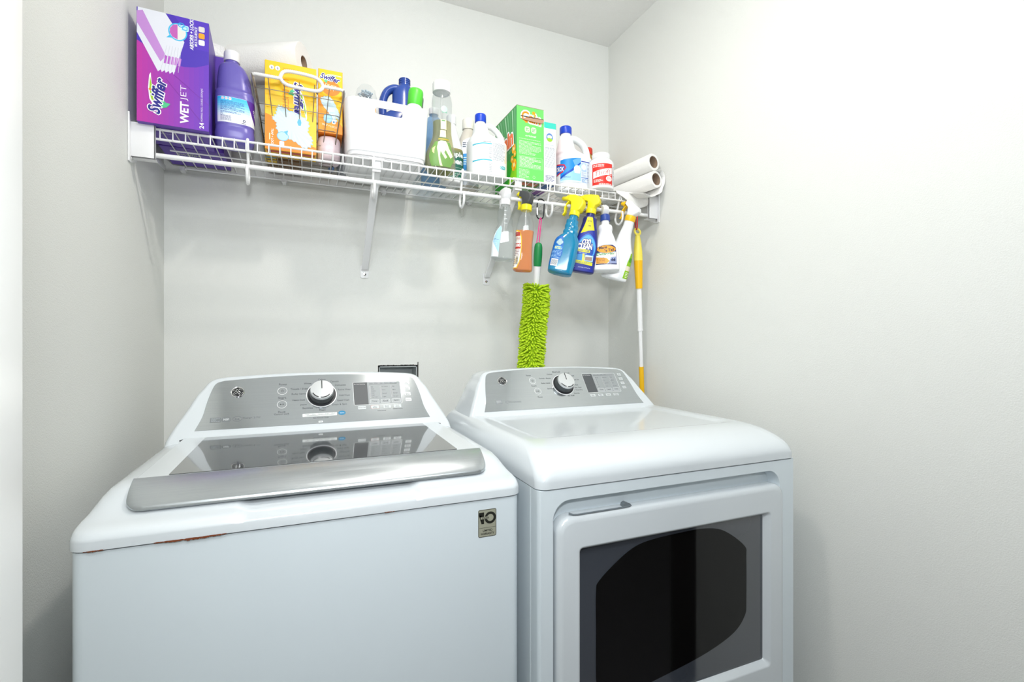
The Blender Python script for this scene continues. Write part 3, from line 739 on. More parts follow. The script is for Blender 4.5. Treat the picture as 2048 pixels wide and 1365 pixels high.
# purple mop pad carton
def wetjet():
    w, h, d = .147, .272, .146
    t = thing('mop_pad_box', 'large purple and magenta mop pad carton at the left end of the shelf', 'box', (-.3695, 1.417, DK), math.radians(3))
    pur = paint('carton_purple', '5a35a8', .4)
    mb = MB().box((0, 0, 0), (w, d, h)); mb.obj('carton', [pur], t, smooth=0, bevel=.0012)
    D = Ink(lambda s, z, o: Vector((s, -o, z)), base=.0003, lay=.00002)
    n = 14; A, B = hx('b8329c'), hx('6f33b4')
    def lerp(k): return ''.join('%02x' % round(int('bb34a4'[i:i+2], 16)*(1-k)+int('6b35ba'[i:i+2], 16)*k) for i in (0, 2, 4))
    for i in range(n): D.rect(.0006+i*(w-.0012)/n, .0006, .0006+(i+1)*(w-.0012)/n, h-.0006, lerp(i/(n-1)), lift=False)
    D.up()
    D.poly([(.0006, h-.0006), (w-.0006, h-.0006), (w-.0006, .168), (.12, .155), (.095, .15), (.07, .152), (.04, .165), (.018, .183), (.0006, .193)], '4a2fb0')
    D.poly([(.075, h-.0006), (w-.0006, h-.0006), (w-.0006, .2), (.12, .2)], '5333ba')
    D.poly([(.0025, .2714), (.057, .2714), (.0955, .211), (.0735, .126), (.0715, .133), (.0655, .1265), (.0635, .133), (.0575, .1268), (.0555, .133), (.0495, .127), (.0475, .133), (.042, .127), (.0006, .2114)], 'dfe1ea')
    D.poly([(.0006, .262), (.0006, .235), (.047, .152), (.058, .168), (.012, .2665)], 'c08ad0')
    for i in range(5): D.poly([(.056+i*.007, .170), (.0535+i*.007, .150), (.059+i*.007, .1495), (.0615+i*.007, .168)], 'b45bc4' if i < 2 else 'c37dd0')
    for i in range(6): D.poly([(.0475+i*.007, .133), (.0483+i*.007, .133), (.0605+i*.0058, .1945), (.0597+i*.0058, .1945)], 'c9cbd6')
    D.poly(ell(.082, .2322, .0195, .0215), '3cb9e6'); D.poly([(.066, .222), (.0585, .2135), (.070, .2155)], '3cb9e6'); D.poly(ell(.082, .2322, .0168, .0188), 'e4e2dd')
    D.poly([(.0815, .2505), (.0725, .248), (.0662, .238), (.0655, .228), (.071, .218), (.0815, .2142)], 'c05fb4')
    D.poly(rrect(.0885, .238, .1045, .252, .003), 'bfe9f8'); D.rframe(.091, .24, .102, .25, .002, .0018, '2aa8e0'); D.ring(.089, .251, .007, .006, .0022, '2aa8e0')
    D.text('ABSORB + LOCK', .1105, .2335, .075, .0075, 'ffffff', 90, bold=.015, shear=.2); D.rect(.1152, .2, .1155, .268, 'b9a9e8')
    D.text('MULTI-SURFACE', .1195, .2305, .048, .0055, 'ffffff', 90, bold=.01, shear=.2)
    for i, c in enumerate(('dcd6d2', 'eda424', 'eef0f0')): D.poly(rrect(.125, .245-i*.0165, .138, .2585-i*.0165, .003), c)
    for q in ((.058, .112, .132, .02), (.075, .125, .1465, .065)): D.poly([(q[0], q[1]), (q[0]+.0005, q[1]+.0004), (q[2]+.0005, q[3]+.0004), (q[2], q[3])], '7a2a98')
    swiffer(D, .0405, .068, .086, .024, 80)
    D.poly(ell(.0265, .0805, .0028, .0028), 'ee8a2a')
    D.text('JET', .0955, .086, .038, .0165, 'f3e8fb', 90, bold=-.012)
    D.text('WET', .0955, .0375, .052, .0165, 'ffffff', 90, bold=.03)
    D.text('24', .1315, .0125, .014, .009, 'ffffff', 90, bold=.02); D.text('MOPPING PADS, COURSE, ESPONJAS', .1325, .064, .082, .0055, 'e9dcf6', 90, bold=.0)
    D.obj('printed_front', t)
    D = Ink(lambda s, z, o: Vector((s, z, -o)), base=.0003, lay=.00002)   # underside
    D.text('Swiffer', .05, .035, .045, -.016, 'b9c6b0', 0, bold=.01, shear=.25); D.text('WETJET', .05, .06, .03, -.006, 'd6c8e6', 0); D.rect(.01, .11, .13, .112, '8d5aa8'); D.obj('printed_base', t)
wetjet()
t = thing('mop_pad_box', 'second purple carton with torn white top, behind the magenta one', 'box', (-.362, 1.572, DK), 0)
MB().box((0, 0, 0), (.152, .150, .268)).obj('carton', paint('carton_purple', '5a35a8', .4), t, smooth=0, bevel=.0012)
mb = MB().add([(.0, -.0006, .27), (.152, -.0006, .27), (.152, -.0006, .298), (.13, .002, .304), (.10, -.002, .299), (.05, .001, .305), (0, -.001, .30)], [(0, 1, 2, 3, 4, 5, 6)])
mb.add([(.1526, 0, .262), (.1526, .150, .27), (.156, .150, .292), (.158, .06, .305), (.154, .0, .298)], [(0, 1, 2, 3, 4)])
o = mb.obj('torn_flap', [PAPER], t, smooth=0); md = o.modifiers.new('t', 'SOLIDIFY'); md.thickness = .0012
D = Ink(lambda s, z, o: Vector((s, z, -o)), base=.0003); D.text('Swiffer', .06, .05, .06, -.018, 'b9c6b0', 0, bold=.01, shear=.25); D.obj('printed_base', t)
D = Ink(lambda s, z, o: Vector((.152+o, s, z)), base=.0003); D.rect(.002, .03, .148, .268, 'e4e4ea'); D.rect(.1, .1, .148, .24, '6a4aa8'); D.obj('printed_side', t)

# purple floor cleaner bottle
def purple():
    t = thing('floor_cleaner_bottle', 'translucent purple cleaner bottle with white cap beside the purple carton', 'bottle', (-.176, 1.515, DK), math.radians(6))
    b = Body([(0, .032, .026, 3), (.003, .041, .034, 3), (.012, .046, .039, 3), (.03, .047, .040, 3), (.045, .0455, .0385, 3), (.052, .0465, .0395, 3), (.075, .047, .040, 3), (.118, .047, .040, 3), (.13, .0465, .0395, 2.8), (.14, .046, .039, 2.8), (.146, .0425, .036, 2.6), (.165, .041, .035, 2.6, -.001), (.190, .037, .032, 2.5, -.003), (.210, .031, .027, 2.4, -.006), (.220, .022, .021, 2.2, -.007), (.223, .0165, .0165, 2, -.007), (.2365, .016, .016, 2, -.007)])
    b.mb().obj('bottle', mat('purple_plastic', hx('6d62b4'), .3, sub=.1, spec=.5), t, smooth=50)
    cap(t, .0195, .229, .026, WPLA, x=-.007)
    def d(D):
        D.rect(-.042, .052, .070, .119, 'f4f6fa')
        cs = ['35bdf0', '4cc4f2', '66cdf4', '84d6f6', 'a3dff7', 'c0e8f9', 'd9f1fb', 'eaf6fc']
        for i, c in enumerate(cs): D.rect(-.042, .1185-(i+1)*.0062, .036, .1185-i*.0062, c, lift=False)
        D.up()
        D.poly([(.027, .119), (.070, .119), (.070, .06), (.055, .062), (.044, .075), (.034, .1)], '5a2a96')
        for i in range(3): D.poly(ell(-.028+i*.0085, .114, .0036, .0036), 'f6f3f8'); D.ring(-.028+i*.0085, .114, .002, .002, .0007, 'c2506a')
        D.lines(-.033, .083, .022, .108, 8, '2a64b8', h=.4); D.lines(-.033, .076, .028, .081, 2, '2a64b8', h=.4); D.lines(-.033, .056, -.008, .070, 5, '6a6f98', h=.35)
        D.ring(-.030, .0725, .003, .0025, .0005, '49609a')
        D.ring(.0215, .0615, .0035, .0035, .0014, '2a2a5a', 9); D.lines(.0155, .0535, .027, .056, 1, '2a2a5a')
        D.text('WetJet', .052, .088, .026, .008, 'ffffff', -62, bold=.02)
    label_on(b, t, .09, d)
purple()

# paper towel roll lying on top
def towel_roll(name, lab, p0, p1, r, rc, seg=48, group=None, loose=None):
    p0, p1 = Vector(p0), Vector(p1); t = thing(name, lab, 'paper towel roll', p0)
    t.rotation_mode = 'QUATERNION'; t.rotation_quaternion = (p1-p0).to_track_quat('Z', 'Y'); L = (p1-p0).length
    def rr(a): return r*(1+.012*math.sin(3*a+1)+.01*math.sin(7*a))
    prof = []
    rings = []
    for q, z in ((rc, 0), (1, 0), (1, .002), (1, L*.33), (1.0, L*.66), (1, L-.002), (.985, L), (rc, L)):
        rings.append([((rr(2*PI*k/seg)*q if q != rc else rc)*math.cos(2*PI*k/seg), (rr(2*PI*k/seg)*q if q != rc else rc)*math.sin(2*PI*k/seg), z) for k in range(seg)])
    mb = MB().loft(rings, False, False)
    mb.obj('paper', PAPER, t, smooth=50)
    w_ = .0014
    MB().loft([[(q*math.cos(2*PI*k/seg), q*math.sin(2*PI*k/seg), z) for k in range(seg)] for q, z in ((rc-.0001, .0005), (rc-.0001, L-.001), (rc-w_, L-.001), (rc-w_, .0005))], False, False).obj('cardboard_core', CARD, t, smooth=50)
    return t, L
t, L = towel_roll('paper_towel_roll', 'full white paper towel roll lying behind the wire basket', (-.198, 1.686, DK+.306), (-.004, 1.592, DK+.309), .055, .0195)
# kraft wrapper scraps under the roll's end
t = thing('paper_scrap', 'crumpled brown paper wrapper between the towel roll and yellow box', 'wrapping paper', (-.012, 1.571, DK+.247))
mb = MB()
pts = [[(-.052, .0, .022), (-.046, -.006, -.004), (-.03, -.004, -.03)], [(-.034, .002, .004), (-.02, -.006, -.004), (-.006, -.004, -.03)], [(.0, .004, .0), (.008, -.006, -.006), (.012, -.004, -.03)], [(.022, .006, .012), (.026, -.004, -.008), (.032, -.002, -.03)], [(.048, .012, .020), (.042, .004, -.010), (.046, .002, -.035)]]
vs = [p for r in pts for p in r]; mb.add(vs, [(i*3+j, i*3+j+1, i*3+j+4, i*3+j+3) for i in range(4) for j in range(2)])
o = mb.obj('crumpled_sheet', CARD, t, smooth=0); md = o.modifiers.new('t', 'SOLIDIFY'); md.thickness = .0008

# wire basket
def basket():
    t = thing('wire_basket', 'grey wire basket with white wrapped rim and oval handle', 'basket', (-.0155, 1.50, DK))
    zt = .186
    def quad(k):   # k 0 bottom .. 1 rim -> corner rect
        a, b = -.0885*(1-k)-.1165*k, .0885*(1-k)+.1165*k
        c, d = .028*(1-k)-.032*k, .19*(1-k)+.222*k
        return a, c, b, d
    mb = MB()
    for k in (0, .2, .42, .64, .84):
        a, c, b, d = quad(k); mb.tube([(x, y, .003+zt*k) for x, y in rrect(a, c, b, d, .012, 4)], .0011, 8, closed=True)
    for axis, n in (('x', 6), ('y', 6)):
        for i in range(1, n):
            f = i/n
            P = []
            for k in (0, .5, 1):
                a, c, b, d = quad(k); z = .003+zt*k
                P.append(((a+(b-a)*f, c, z), (a+(b-a)*f, d, z)) if axis == 'x' else ((a, c+(d-c)*f, z), (b, c+(d-c)*f, z)))
            for side in (0, 1):
                if axis == 'x' and side == 0 and i in (3,): pass
                mb.tube([P[0][side], P[1][side], P[2][side]], .0011, 8)
            mb.tube([P[0][0], P[0][1]], .0011, 8)
    for sx in (0, 2):
        for sy in (1, 3):
            q0, q1 = quad(0), quad(1); mb.tube([(q0[sx], q0[sy], .003), (q1[sx], q1[sy], .003+zt)], .0016, 8)
    mb.obj('wire_mesh', STEELW, t)
    a, c, b, d = quad(1); zr = .003+zt
    wr = []
    # rim without the front middle, plus an oval loop there
    rim = [(-.046, c)]+[(a+.012, c)]+[(a+.0035, c+.0035), (a, c+.012), (a, d-.012), (a+.0035, d-.0035), (a+.012, d), (b-.012, d), (b-.0035, d-.0035), (b, d-.012), (b, c+.012), (b-.0035, c+.0035), (b-.012, c), (.062, c)]
    def wrapped(P, r, closed=False):
        P = [Vector(p) for p in P]; out = []; acc = 0
        step = .0022; seq = []
        for i in range(len(P)-(0 if closed else 1)):
            p, q = P[i], P[(i+1) % len(P)]; n = max(1, round((q-p).length/step))
            for k in range(n): seq.append(p+(q-p)*k/n)
        if not closed: seq.append(P[-1])
        return MB().tube(seq, [r*(1+(.10 if i % 2 else -.10)) for i in range(len(seq))], 10, closed=closed)
    wrapped([(x, y, zr) for x, y in rim], .0045).obj('wrapped_rim', PAPER, t, smooth=60)
    ov = [(x, c-.001, zr+z) for x, z in crom([(p[0], p[1], 0) for p in [(-.047, .002), (-.040, .018), (-.022, .0235), (.020, .0225), (.046, .018), (.060, .002), (.054, -.012), (.036, -.0175), (-.012, -.0165), (-.036, -.012)]], 5, True) and [(v.x, v.y) for v in crom([(p[0], p[1], 0) for p in [(-.047, .002), (-.040, .018), (-.022, .0235), (.020, .0225), (.046, .018), (.060, .002), (.054, -.012), (.036, -.0175), (-.012, -.0165), (-.036, -.012)]], 5, True)]]
    wrapped(ov, .0047, True).obj('oval_handle', PAPER, t, smooth=60)
basket()

def carton(name, lab, x, y, w, d, h, m, rz=0, z=DK, bev=.001, tilt=0):
    t = thing(name, lab, 'box', (x, y, z), math.radians(rz)); t.rotation_euler.x = math.radians(tilt)
    MB().box((0, 0, 0), (w, d, h)).obj('carton', m, t, smooth=0, bevel=bev)
    return t, Ink(lambda s, z_, o: Vector((s, -o, z_)), base=.0003, lay=.00002), Ink(lambda s, z_, o: Vector((-o, s, z_)), base=.0003, lay=.00002)
YEL = paint('carton_yellow', 'f5c400', .4)
def fluff(D, pts, col='cfe8f0', n=5):
    P = [(p.x, p.y) for p in crom([(a, b, 0) for a, b in pts], 4, True)]; cx = sum(p[0] for p in P)/len(P); cy = sum(p[1] for p in P)/len(P)
    Q = []
    for i, (x, y) in enumerate(P): k = 1.05 if i % 2 else .96; Q.append((cx+(x-cx)*k, cy+(y-cy)*k))
    D.poly(Q, '8fc3dc'); D.poly([(cx+(x-cx)*.97, cy+(y-cy)*.97) for x, y in Q], col)
    for i in range(0, len(P), 2):
        x, y = P[i]; D.raw([(cx+(x-cx)*.92, cy+(y-cy)*.92), (cx+(x-cx)*.90+.0008, cy+(y-cy)*.90), (cx+(x-cx)*.3, cy+(y-cy)*.3)], [(0, 1, 2)], 'b4d9e6' if i % 4 else 'eef8fb')
    D.up()
# tall yellow duster carton
t, D, S_ = carton('duster_box', 'tall yellow duster carton standing in the wire basket', -.1025, 1.497, .131, .062, .244, YEL, z=DK+.004)
w, h = .131, .244
D.poly([(.0006, .0006), (w-.0006, .0006), (w-.0006, .02), (.1, .03), (.05, .06), (.02, .092), (.0006, .098)], 'f08a12')
for i, g_ in enumerate(('ff', 'f')): D.poly(ell(.017+i*.0145, .226, .0062, .0062), 'ffffff'); D.rect(.0155+i*.0145, .222, .0167+i*.0145, .229, '27248a'); D.rect(.0175+i*.0145, .222, .0187+i*.0145, .2275, '27248a')
D.text('10', .011, .2, .011, .007, 'f08a12', -90); D.text('180 DUSTERS', .052, .152, .096, .0155, 'f08a12', -90, bold=-.0, shear=.1)
D.text('DUSTER REFILLS', .0115, .165, .055, .005, 'f0a830', -90)
D.lines(.045, .222, .085, .232, 2, 'f5a81a')
swiffer(D, .085, .148, .094, .022, -90)
fluff(D, [(.030, .118), (.038, .124), (.060, .115), (.095, .103), (.112, .085), (.109, .062), (.120, .045), (.118, .025), (.100, .014), (.078, .028), (.055, .038), (.030, .055), (.028, .075), (.018, .086), (.027, .10)])
D.poly(ell(.0445, .040, .015, .013), '5fb6e0'); D.poly(ell(.0445, .040, .0135, .0115), 'b9e0f2'); D.poly([(.047, .053), (.058, .058), (.055, .044)], '5fb6e0')
D.poly(rrect(.036, .012, .048, .026, .003), 'dff1f8'); D.poly([(.084, .094), (.09, .094), (.092, .085), (.09, .076), (.084, .076), (.081, .085)], '5fb6e0')
D.text('TRAP + LOCK', .0185, .034, .046, .0055, 'ffffff', -90, bold=.01); D.lines(.0105, .015, .0135, .055, 1, 'ffe6b0')
D.obj('printed_front', t)
S_.rect(.0006, .0006, .0614, .2434, 'f2be05'); S_.rect(.012, .05, .05, .16, 'f0a21a'); S_.obj('printed_side', t)
D = Ink(lambda s, z, o: Vector((s, z, -o)), base=.0003); D.rect(.004, .004, .127, .020, 'c23a1a'); D.lines(.02, .026, .12, .05, 4, '8a6a18'); D.obj('printed_base', t)
# orange duster carton, raised on packets and leaning back
t, D, S_ = carton('duster_box', 'narrow orange and yellow duster carton right of the tall yellow one', .0335, 1.506, .066, .10, .182, paint('carton_orange', 'f2870f', .4), z=DK+.076, rz=-1)
w, h = .066, .182
D.rect(.0006, .0006, w-.0006, h-.0006, 'f59a14'); D.poly([(.0006, h-.0006), (w-.0006, h-.0006), (w-.0006, .03), (.05, .05), (.04, .1), (.0006, .105)], 'fbc305')
D.poly(ell(.034, .13, .0255, .0215), 'f0851a'); D.text('DUST', .034, .137, .03, .006, 'ffe9c0', -8, bold=.02); D.text('LIFT', .034, .127, .022, .006, 'ffe9c0', -8, bold=.02)
swiffer(D, .032, .159, .052, .015, -9)
fluff(D, [(.006, .096), (.02, .105), (.036, .101), (.05, .076), (.06, .05), (.052, .036), (.038, .042), (.028, .058), (.012, .078)])
D.poly([(.045, .05), (.066, .03), (.066, .022), (.05, .04)], 'f7d02a')
D.poly(ell(.026, .042, .012, .0135), '5fb6e0'); D.poly(ell(.026, .042, .0106, .012), 'a9daf0'); D.poly(rrect(.037, .028, .047, .041, .003), 'e6f5fb'); D.rect(.040, .031, .044, .036, '2f86c8')
D.text('TRAP + LOCK', .030, .021, .042, .005, 'fff4dc', -8, bold=.01)
D.obj('printed_front', t)
# packets under it
t = thing('wipe_packet', 'pinkish white soft packet in the basket under the orange carton', 'packet', (.030, 1.512, DK+.004))
Body([(0, .026, .03, 3, .033, .04), (.006, .031, .038, 3, .033, .04), (.035, .033, .042, 3, .033, .04), (.062, .031, .038, 3, .034, .04), (.070, .022, .03, 3, .034, .04)]).mb().obj('packet', paint('pink_white_film', 'd9c6cc', .35, var=.25, vscale=80), t, smooth=60)
t = thing('wipe_packet', 'small blue packet at the right side of the basket', 'packet', (.0735, 1.60, DK+.004))
Body([(0, .006, .03, 3), (.01, .009, .04, 3), (.05, .010, .042, 3), (.066, .005, .034, 3)]).mb().obj('packet', paint('blue_film', '2f6fb8', .35, var=.4, vscale=90), t, smooth=60)
# things at the back of the basket
t, D, S_ = carton('duster_box', 'small yellow carton half hidden behind the tall yellow one', -.108, 1.575, .030, .05, .168, paint('carton_dark_yellow', 'd9b008', .45), z=DK+.004)
D.rect(.001, .001, .029, .06, '8fc4d4'); D.rect(.002, .158, .028, .160, 'b08c06'); D.obj('printed_front', t)
t, D, S_ = carton('cardboard_box', 'plain brown cardboard box at the back left of the basket', -.1, 1.635, .09, .062, .235, CARD, z=DK+.004)
D.rect(.0006, .05, .089, .165, 'b9b2aa'); D.rect(.0006, .20, .089, .203, '7a6a5a'); D.obj('printed_front', t)
t = thing('grey_pouch', 'grey rounded pouch peeking up right of the orange carton', 'pouch', (.112, 1.66, DK+.002))
Body([(0, .02, .02, 2.5), (.1, .022, .022, 2.5), (.2, .021, .021, 2.3), (.232, .017, .018, 2), (.246, .008, .009, 2)]).mb().obj('pouch', paint('grey_felt', 'a3a6a8', .8, bump=.3), t, smooth=60)

# white plastic bin
def bin_():
    t = thing('storage_bin', 'white rounded plastic storage bin with a handle slot', 'storage bin', (.221, 1.575, DK))
    W0, W1, D0, D1, H = .1055, .1195, .130, .142, .163
    N = 64; rows = [(0, 0), (.0025, .35), (.012, .5), (.015, .5), (.018, .52), (H-.002, 1), (H, 1)]
    def rp(k, ins=0): return rrect(-(W0+(W1-W0)*k)+ins, -(D0+(D1-D0)*k)+ins, (W0+(W1-W0)*k)-ins, (D0+(D1-D0)*k)-ins, .034-ins, 10)
    out = [[(x, y, z) for x, y in rp(k if z > .0 else .0, {0: .012, .0025: .008, .012: .007, .015: .003}.get(z, 0))] for z, k in rows]
    inn = [[(x, y, z) for x, y in rp(k, .0028)] for z, k in ((H, 1), (H-.003, 1), (.02, .5), (.006, .5))]
    mb = MB().loft(out+inn, True, True)
    o = mb.obj('tub', mat('bin_plastic', hx('f3f3f5'), .35, sub=.05), t, smooth=40)
    # cut the grip slot through the front wall
    cut = MB().prism(rrect(-.0385, .1235, .0385, .142, .007), -.06, .06, 0, Matrix(((1,0,0,0),(0,0,-1,-D1),(0,1,0,0),(0,0,0,1)))).obj('cutter', WPLA, t)
    md = o.modifiers.new('b', 'BOOLEAN'); md.object = cut; md.operation = 'DIFFERENCE'; md.solver = 'EXACT'
    dg = bpy.context.evaluated_depsgraph_get(); dg.update()
    me = bpy.data.meshes.new_from_object(o.evaluated_get(dg)); o.modifiers.clear(); o.data = me
    cm = cut.data; bpy.data.objects.remove(cut); bpy.data.meshes.remove(cm)
    me.shade_smooth() if hasattr(me, 'shade_smooth') else None; me.set_sharp_from_angle(angle=math.radians(40))
bin_()
ZB = DK+.0075
def jug(name, lab, x, y, W, H, bm, cm, rz=0, z=DK, ctop=.028, cr=.0185, depth=.42, neckx=-.26, capd=True, grp=None, thick=.0105, hs=.52, cone=.52):
    t = thing(name, lab, 'jug', (x, y, z), math.radians(rz))
    hw = W/2; ry = W*depth; nx = W*neckx
    S = H*hs
    b = Body([(0, hw*.75, ry*.75, 2.6), (.004, hw*.93, ry*.93, 2.6), (.014, hw, ry, 2.6), (S*.93, hw, ry, 2.6), (S, hw*.985, ry*.98, 2.5, 0), (S+.035*H, hw*.91, ry*.94, 2.4, -hw*.05), (S+.075*H, hw*.70, ry*.86, 2.3, nx*.62), (S+.13*H, hw*cone, ry*.72, 2.1, nx*.95), (max(.80*H, S+.16*H), hw*cone*.8, ry*.5, 2, nx), (H*.855, cr*.98, cr*.98, 2, nx), (H*.872, cr*.86, cr*.86, 2, nx), (H-.004, cr*.84, cr*.84, 2, nx)])
    o = b.mb().obj('jug_body', bm, t, smooth=50)
    P = crom([(nx+hw*.12, 0, H*.825), (nx+hw*.50, 0, H*.845), (hw*.46, 0, H*.80), (hw*.72, 0, H*.715), (hw*.84, 0, S+.05*H), (hw*.80, 0, S-.04*H)], 6)
    seg = 14; rings = []
    for i, p in enumerate(P):
        a = P[max(i-1, 0)]; c = P[min(i+1, len(P)-1)]; tt = (c-a).normalized(); nn = Vector((0, 1, 0)).cross(tt)
        rings.append([p+nn*math.cos(2*PI*k/seg)*thick+Vector((0, 1, 0))*math.sin(2*PI*k/seg)*thick*1.15 for k in range(seg)])
    MB().loft(rings).obj('handle', bm, t, smooth=60)
    if capd: cap(t, cr, H-ctop, ctop, cm, x=nx)
    return t, b
# contents of the bin
BLUEJ = mat('blue_plastic', hx('2f4ea0'), .25, spec=.6)
t = thing('detergent_jug', 'dark blue jug with open neck and looped handle in the white bin', 'jug', (.271, 1.610, ZB), math.radians(-4))
Body([(0, .04, .030, 2.6), (.006, .050, .038, 2.6), (.15, .052, .040, 2.6), (.185, .050, .038, 2.5, .001), (.200, .042, .036, 2.4, .008), (.215, .034, .032, 2.3, .017), (.245, .0325, .030, 2.2, .019), (.275, .031, .028, 2.1, .0195), (.292, .024, .024, 2, .024), (.299, .0172, .0172, 2, .0265), (.302, .0165, .0165, 2, .0265)]).mb().obj('jug_body', BLUEJ, t, smooth=50)
P_ = crom([(.016, 0, .284), (-.006, 0, .2865), (-.028, 0, .273), (-.040, 0, .247), (-.043, 0, .215), (-.040, 0, .17)], 6)
rings = []
for i, p in enumerate(P_):
    tt = (P_[min(i+1, len(P_)-1)]-P_[max(i-1, 0)]).normalized(); nn = Vector((0, 1, 0)).cross(tt)
    rings.append([p+nn*math.cos(2*PI*k/16)*.0125+Vector((0, 1, 0))*math.sin(2*PI*k/16)*.017 for k in range(16)])
MB().loft(rings).obj('handle', BLUEJ, t, smooth=60)
nx = .0265
mb = MB().lathe([(.0172, .296), (.0172, .321), (.0145, .321), (.0145, .30)], 40, 0, Matrix.Translation((nx, 0, 0)))
for z in (.305, .311, .317): mb.tube([(nx+.0178*math.cos(a*PI/12), .0178*math.sin(a*PI/12), z+a*.00008) for a in range(24)], .0012, 6, closed=True)
mb.obj('threaded_neck', BLUEJ, t)
t = thing('spray_can', 'can with bright green cap in the right side of the white bin', 'spray can', (.289, 1.495, ZB)); t.rotation_euler.y = math.radians(5.5)
Body([(0, .022, .022), (.002, .0235, .0235), (.175, .0235, .0235), (.184, .022, .022), (.19, .018, .018)]).mb().obj('can', WPLA, t); cap(t, .0225, .186, .050, paint('lime_cap', '58cf3c', .4), ribs=False)
t = thing('spray_can', 'can with dark grey cap behind the green capped one', 'spray can', (.301, 1.543, ZB)); t.rotation_euler.y = math.radians(6.3)
Body([(0, .018, .018), (.002, .019, .019), (.175, .019, .019), (.184, .018, .018), (.19, .016, .016)]).mb().obj('can', paint('can_white', 'e6e6e6', .3), t); cap(t, .0185, .186, .056, paint('dark_cap', '3f4145', .45), ribs=False)
t = thing('clear_cup', 'clear domed plastic cup at the left of the white bin', 'cup', (.176, 1.60, ZB))
CLR = clear('clear_plastic', (.95, .96, .96), 1.18, .07)
MB().lathe([(.034, .0), (.034, .20), (.033, .235), (.028, .257), (.018, .27), (.0005, .274)], 40).obj('cup_shell', CLR, t)
mb = MB()
for i in range(46):
    a, rr_, z = random.random()*6.28, random.random()*.02, .235+random.random()*.022; p = Vector((rr_*math.cos(a), rr_*math.sin(a), z))
    q = [p+Vector((random.uniform(-.008, .008), random.uniform(-.008, .008), random.uniform(-.004, .004))) for _ in range(3)]; mb.tube(crom([p]+q, 3), .0016, 5)
mb.obj('string_filling', paint('pale_blue_string', 'b9cde4', .6, var=.5, vscale=200), t)
t, D, S_ = carton('refill_box', 'small carton with orange edge seen through the slot of the white bin', .168, 1.475, .028, .05, .152, paint('carton_grey_white', 'd6d4d0', .5), z=ZB)
D.rect(.014, .0, .022, .152, 'f0a21a'); D.obj('printed_front', t)
t, D, S_ = carton('refill_box', 'small purple packet seen through the right of the bin slot', .245, 1.50, .02, .03, .128, paint('bright_violet', 'a335d8', .45), z=ZB)
MB().box((.003, -.0012, .118), (.017, 0, .126)).obj('tab', paint('bright_violet_tab', 'b84be6', .45), t, smooth=0)

# clear bottle of pale yellow liquid
def clearb():
    t = thing('cleaner_bottle', 'clear bottle of pale yellow liquid with wide white cap right of bin', 'bottle', (.388, 1.490, DK))
    b = Body([(0, .035, .026, 2.8), (.004, .045, .033, 2.8), (.02, .0475, .035, 2.8, -.003), (.05, .046, .034, 2.8, -.003), (.08, .039, .031, 2.5, .001), (.11, .031, .028, 2.3, .004), (.14, .029, .027, 2.2, .004), (.18, .0305, .028, 2.2, .003), (.215, .031, .028, 2.2, .003), (.238, .027, .025, 2.1, .002), (.248, .019, .019, 2, .002), (.258, .018, .018, 2, .002)])
    b.mb().obj('bottle', clear('clear_pet', (.88, .90, .90), 1.36, .10, (.80, .83, .84)), t, smooth=50)
    b.mb(0, .155, -.0018).obj('liquid', clear('pale_yellow_liquid', (.84, .80, .50), 1.2, .22, hx('b8b06a')), t, smooth=50)
    cap(t, .0275, .2475, .032, WPLA, x=.002, ribs=False)
    MB().tube([(.002, 0, .02), (.004, 0, .15), (.002, 0, .25)], .004, 8).obj('dip_tube', clear('milky_tube', (.9, .9, .9), 1.3, .4, (.9, .9, .88)), t)
    def d(D):
        D.rect(-.020, .125, .012, .155, 'f2efc4'); D.rect(-.016, .15, .006, .1535, '5fa05a'); D.rect(-.0215, .100, .008, .122, 'f4f1c8')
        D.rect(-.024, .091, .020, .096, 'b09a3a'); D.rect(-.024, .0965, .020, .0975, '4f9a48'); D.rect(-.024, .0895, .020, .0905, '4f9a48')
        D.poly([(-.032, .085), (.024, .085), (.034, .03), (.02, .008), (-.034, .008), (-.04, .04)], '6f9a4e')
        D.poly([(-.022, .084), (-.014, .088), (.008, .088), (.014, .08), (.020, .064), (.028, .05), (.03, .043), (.022, .036), (.017, .044), (.008, .060), (.004, .052), (.012, .038), (.006, .032), (-.006, .055), (-.008, .04), (-.002, .01), (-.009, .01), (-.014, .05), (-.02, .066)], 'f6f2c4')
        D.poly([(-.026, .07), (-.024, .045), (-.030, .05), (-.033, .062)], 'e8e2a0')
        for i in range(5): D.rect(-.012+i*.006, .175, -.009+i*.006, .18, '5fb08e')
        D.poly(ell(0, .187, .018, .010), 'b9d6c8')
    label_on(b, t, .06, d)
clearb()
t = thing('cleaner_bottle', 'pale blue translucent bottle behind the clear yellow liquid bottle', 'bottle', (.402, 1.640, DK))
b = Body([(0, .034, .026), (.004, .043, .032), (.15, .043, .032), (.2, .037, .03), (.228, .024, .022), (.24, .014, .014), (.25, .013, .013)]); b.mb().obj('bottle', clear('blue_pet', (.62, .78, .93), 1.4, .3, hx('8fb4dc'), .1), t, smooth=50)
cap(t, .0165, .245, .022, WPLA)
